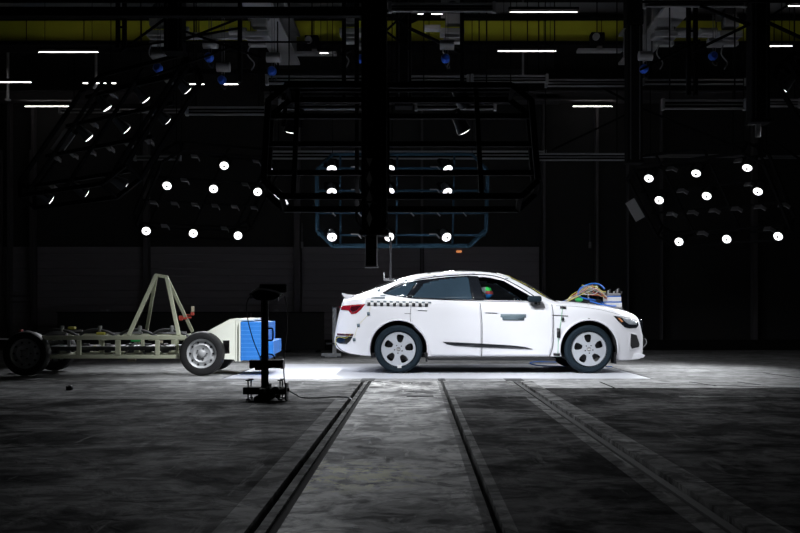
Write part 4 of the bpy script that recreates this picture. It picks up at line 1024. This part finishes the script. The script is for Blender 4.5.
MB().box(((tp_(246, 0, .1)).x, TW / 2 - .02, tp_(246, 319.4, .1).z), (.25, TW - .2, .03)).build('top_plate', M['plate'], ct)
# blue crush block
x0 = tp_(240.5, 0, 0).x; x1 = tp_(266.8, 0, 0).x; x2 = tp_(273.5, 0, 0).x
z0, z1 = tp_(258, 360.4, 0).z, tp_(258, 321.8, 0).z; zb0, zb1 = tp_(278, 354.8, 0).z, tp_(278, 341, 0).z
bk = MB().box(((x0 + x1) / 2, TW / 2 - .02, (z0 + z1) / 2), (x1 - x0, 1.42, z1 - z0), bev=.008).build('crush_block', M['blueb'], ct)
MB().box(((x1 + x2) / 2 - .02, TW / 2 - .02, (zb0 + zb1) / 2), (x2 - x1 + .04, 1.42, zb1 - zb0), bev=.008).build('bumper_block', M['blueb'], bk)
sl = MB()
for k in range(1, 9): sl.box(((x0 + x1) / 2, TW / 2 - .02, z0 + (z1 - z0) * k / 9), (x1 - x0 + .004, 1.424, .004))
sl.build('block_layer', mat('pale_blue_film', (.16, .42, .85), .5), bk)
MB().box((x0 - .01, TW / 2, (z0 + z1) / 2), (.03, 1.44, z1 - z0 + .03)).build('back_sheet', M['plate'], bk)
# trolley wheels
def truck_wheel(x, y, s, r, dark=False):
    f = -s
    w_ = MB().lathe([(.245, f * -.01), (.25, f * .0), (.245, f * .012), (.225, f * .02), (.215, f * .05), (.19, f * .06), (.14, f * .035), (.12, f * .03), (.10, f * .045), (.045, f * .05), (.04, f * .01), (0, f * .01)] if 0 else
                    [(.215, f * -.012), (.222, f * -.004), (.21, f * .004), (.195, f * .014), (.185, f * .04), (.165, f * .035), (.13, f * .016), (.11, f * .03), (.06, f * .04), (.05, f * .0), (.03, f * -.012), (0, f * -.012)], n=56).build('wheel', M['hub'], ct, smooth=True, loc=(x, y, r))
    if r > .335: w_.scale = (1.03, 1, 1.03)
    MB().lathe([(.212, f * .01), (.225, f * -.02), (.27, f * -.032), (.31, f * -.02), (.324, f * .01), (.329, f * .04), (.329, f * .15), (.315, f * .185), (.27, f * .2), (.22, f * .19), (.215, f * .0)], n=72).build('tyre', M['rubber'], w_, smooth=True)
    hl_ = MB()
    for k in range(10):
        u, v = rot2((.168, 0), k * 2 * PI / 10); hl_.cyl((u, f * .045, v), (u, f * .018, v), .016, n=10)
    hl_.build('hand_hole', M['black'], w_)
    nb = MB()
    for k in range(5):
        u, v = rot2((.075, 0), k * 2 * PI / 5); nb.cyl((u, f * .04, v), (u, f * .01, v), .011, n=8)
    nb.build('wheel_nut', M['dsteel'], w_)
for x_ in (0, WB):
    rr = .335 if x_ == 0 else .329
    truck_wheel(x_, 0, -1, rr); truck_wheel(x_, TW, 1, rr)
    MB().cyl((x_, .1, .33), (x_, TW - .1, .33), .04, n=16).build('axle', M['dsteel'], ct, smooth=True)
# machinery on the deck
MB().box((WB * .45, TW * .5, .40), (WB * .75, .9, .06)).build('deck', M['dsteel'], ct)
for k, px in enumerate((62, 100, 140, 172)):
    a = tp_(px, 333, .5)
    MB().tube([a + Vector((-.3, 0, -.03)), a + Vector((-.2, 0, .03)), a + Vector((-.05, 0, .05)), a + Vector((.1, 0, .02)), a + Vector((.25, 0, -.05))], .022).build('bent_pipe', M['dsteel'], ct, smooth=True)
    MB().cyl(a + Vector((.0, 0, .02)), a + Vector((.0, 0, .11)), .03, n=14).build('cylinder_cap', M['steel'], ct)
for px, py, m_, sx in ((72, 328, 'yel', .10), (101, 333.5, 'yel', .12), (136, 340.5, 'grn', .14), (95, 347, 'yel', .05), (160, 342, 'tan', .08), (21, 331, 'redc', .04)):
    a = tp_(px, py, .45); MB().box(a, (sx, .1, .04), bev=.008).build('coloured_box', M[m_], ct)
for px in (86, 107, 130, 148, 165):
    a = tp_(px, 348, .6); MB().lathe([(0, -.07), (.05, -.07), (.075, -.03), (.075, .03), (.05, .07), (0, .07)], axis='Z', o=a, n=20).build('valve_block', M['dsteel'], ct, smooth=True)
a = tp_(135, 343, .4)
for dx in (-.16, .16): tbeam('strut', a, a + Vector((dx, 0, -.17)), .025, 'bracket')
for px, py in ((66, 331.5), (126, 333), (170, 333), (50, 334)):
    a = tp_(px, py, .7); MB().beam(a + Vector((-.25, 0, -.01)), a + Vector((.25, 0, .01)), .06, .03).build('deck_bracket', M['bracket'], ct)
MB().box(tp_(132, 360, .6), (.12, .1, .05), bev=.01).build('tow_latch', M['tan'], ct)
# rear buffer stub, low fuse box, skirt of floor cable
MB().box(tp_(4, 341, .4) , (.6, .8, .06)).build('rear_deck', M['dsteel'], ct)
# red clamp with small camera on far right leg
rc = tp_(183, 317.5, 1.0)
cl = MB().box(rc, (.13, .06, .06), bev=.01).box(rc + Vector((.08, 0, .0)), (.1, .03, .025)).box(rc + Vector((-.03, 0, -.03)), (.05, .05, .03)).build('clamp', M['redc'], ct); cl['label'] = 'small red clamp on the right tripod leg'
rc2 = tp_(192.5, 311, 1.0)
ob = MB().box(rc2 + Vector((0, 0, -.045)), (.05, .05, .05), bev=.006).box(rc2 + Vector((-.05, 0, -.06)), (.1, .02, .015)).build('beacon_base', M['redc'], ct)
MB().box(rc2 + Vector((0.005, 0, .03)), (.045, .045, .09), bev=.008).build('beacon', M['tan'], ob)

# low yellow/grey bits under the trolley front
wp = G(221, 375.4); o = MB().tube([(-.3, 0, .015), (-.1, .04, .02), (.1, -.03, .015), (.35, .02, .015), (.55, 0, .015)], .013).build('floor_hose', M['tan'], loc=(wp.x + .1, wp.y + .45, 0)); tag(o, 'tan hose lying on the floor under the nose of the trolley', 'hose')

# ================================================================= BLACK CAMERA STAND
SB = G(265, 399.5); SY = SB.y; sc = SY / F
cs = thing('camera_stand', 'black floor stand with tilting head, motor and levelling feet before the blue block', 'stand', SB)
def sp_(px, py, y=0): return Vector(((px - 265) * sc, y, (399.5 - py) * sc))
def sbox(name, x0, y0, x1, y1, d, m_='rig', y=0, bev=.006, parent=None):
    a, b_ = sp_(x0, y0, y), sp_(x1, y1, y); return MB().box((a + b_) / 2, (abs(b_.x - a.x), d, abs(b_.z - a.z)), bev=bev).build(name, M[m_], parent or cs)
sbox('post', 261.5, 298, 268.2, 396, .07)
g_ = MB(); a = sp_(266.9, 345); g_.box((a.x, -.037, a.z), (.006, .006, 96 * sc)).box((sp_(263, 0).x, -.037, a.z), (.004, .006, 96 * sc)).build('post_groove', M['bracket'], cs)
MB().prism([((x_ - 265) * sc, (399.5 - y_) * sc) for x_, y_ in spl([(253.5, 294), (256, 291.3), (262, 290.0), (272, 291), (280.5, 293.2), (282, 295.5), (279, 298), (274, 300), (262, 300.6), (256, 298.5)], 4)], -.13, .13).build('head_shell', M['rig'], cs)
MB().tube([sp_(253.6, 293.2, -.135), sp_(256, 291.2, -.135), sp_(262, 289.3, -.135), sp_(272, 290.4, -.135), sp_(280.5, 293, -.135), sp_(282.3, 295.5, -.135)], .010).build('head_rim', mat('bright_metal_edge', (.9, .9, .9), .28, 1), cs, smooth=True)
sbox('rear_panel', 258, 284, 285, 292, .05, y=.12)
sbox('side_latch', 277.8, 295, 280, 301.5, .04, 'bracket', y=-.1)
MB().cyl(sp_(250.5, 295, -.05), sp_(254.5, 293, -.05), .016, n=10).cyl(sp_(251, 298, -.05), sp_(254, 297, -.05), .012, n=10).build('lock_lever', M['dsteel'], cs)
sbox('clamp_arm', 250, 360, 283.5, 368, .12)
sbox('clamp_knob', 256, 361, 262, 370, .16)
sbox('clamp_plate', 281, 359.5, 284, 368.5, .14, 'dsteel')
MB().tube([sp_(268.2, 328.5), sp_(271.5, 328.3), sp_(272.8, 330), sp_(272.8, 338.5), sp_(271.5, 340.3), sp_(268.2, 340.2)], .009).build('handle', M['rig'], cs, smooth=True)
MB().tube([sp_(260, 358), sp_(263, 354.5), sp_(272, 354.5), sp_(275, 359)], .007).build('cable_hook', M['rig'], cs, smooth=True)
sbox('base_beam', 243.8, 387, 288, 394, .13)
MB().box(sp_(265, 397.0), (.16, .5, .05), bev=.01).build('base_foot', M['rig'], cs)
for px, py0 in ((248.8, 0), (280.6, 0)):
    for y in (-.04, .14):
        lv = MB().cyl(sp_(px, 398.3, y), sp_(px, 380.5, y), .008, n=10).build('levelling_screw', M['dsteel'], cs)
        MB().box(sp_(px, 380, y), (.055, .012, .014), bev=.003).build('screw_handle', M['dsteel'], lv)
        MB().cyl(sp_(px, 399.5, y), sp_(px, 398, y), .026, n=16).build('screw_pad', M['dsteel'], lv)
MB().box(sp_(264.7, 390.5), (.06, .5, .07), bev=.006).build('cross_beam', M['rig'], cs)
for k, (x_, y_, r_, dy) in enumerate(((273, 390, .03, -.12), (277.5, 388, .035, -.14), (282, 391, .03, -.12), (275, 394.5, .028, -.15), (286, 389, .02, -.1), (280, 395, .025, -.14))):
    MB().lathe([(0, -.05), (r_ * .8, -.05), (r_, -.035), (r_, .035), (r_ * .8, .05), (0, .05)], axis='Y' if k % 2 else 'X', o=sp_(x_, y_, dy), n=18).build('drive_motor', M['black'], cs, smooth=True)
sbox('drive_plate', 270.5, 383, 272, 399, .16, y=-.1); sbox('drive_plate', 287, 381.5, 288.8, 399, .16, 'dsteel', y=-.1)
MB().tube([sp_(252.5, 296, -.1), sp_(248.5, 303, -.1), sp_(248.8, 318, -.08), sp_(254, 340, -.05), sp_(261, 356, -.09), sp_(266, 372, -.1), sp_(271, 384, -.12)], .0055).build('head_cable', M['rubber'], cs, smooth=True)
MB().tube([sp_(284, 296, .05), sp_(286.5, 310, .06), sp_(285.5, 335, .06), sp_(283.5, 356, .06), sp_(284, 372, -.02), sp_(286, 385, -.06)], .007).build('head_cable', M['rubber'], cs, smooth=True)
fc = MB().tube([SB + Vector((.25, 0, .10)), G(296, 396.5) + Vector((0, 0, .02)), G(304, 398.3) + Vector((0, 0, .008)), G(318, 398.5) + Vector((0, 0, .008)), G(334, 397.6) + Vector((0, 0, .008)), G(348, 398) + Vector((0, 0, .008)), G(352, 400) + Vector((0, 0, .0))], .007).build('floor_cable', M['rubber'])
tag(fc, 'thin black cable running from the camera stand to the left floor rail', 'cable')
# small black block on the floor left
p = G(69.5, 390)
o = MB().box((0, 0, .025), (.07, .07, .05), bev=.008).build('floor_block', M['rubber'], loc=p); MB().cyl((0, 0, .05), (0, 0, .058), .015, n=10).build('stud', M['dsteel'], o)
tag(o, 'small black block alone on the dark floor in front of the trolley', 'block')
# small box at the wall lights / hanging lamp (far)
for px, py, nm in ((590, 245, 'tiny dim white fitting on the back wall left of the right lighting frame'), (302, 245, 'tiny dim white fitting on the back wall left of the rear lighting frame')):
    p = W(px, py, WALL_Y - .02); o = MB().box((0, 0, 0), (.06, .05, .16), bev=.006).build('wall_fitting', M['bracket'], loc=p); MB().box((0, .02, .3), (.03, .03, .5)).build('conduit', M['column'], o); tag(o, nm, 'fitting', 'wall fittings')
p = W(459, 251.5, WALL_Y + .12); o = MB().box((0, 0, 0), (.13, .04, .05), bev=.006).build('indicator_lamp', mat('orange_glow', (1, .35, .12), .4, emis=.6), loc=p); MB().box((0, .05, 0), (.18, .04, .09)).build('backplate', M['rig'], o); tag(o, 'tiny orange indicator light on the back wall above the car roof', 'indicator light')
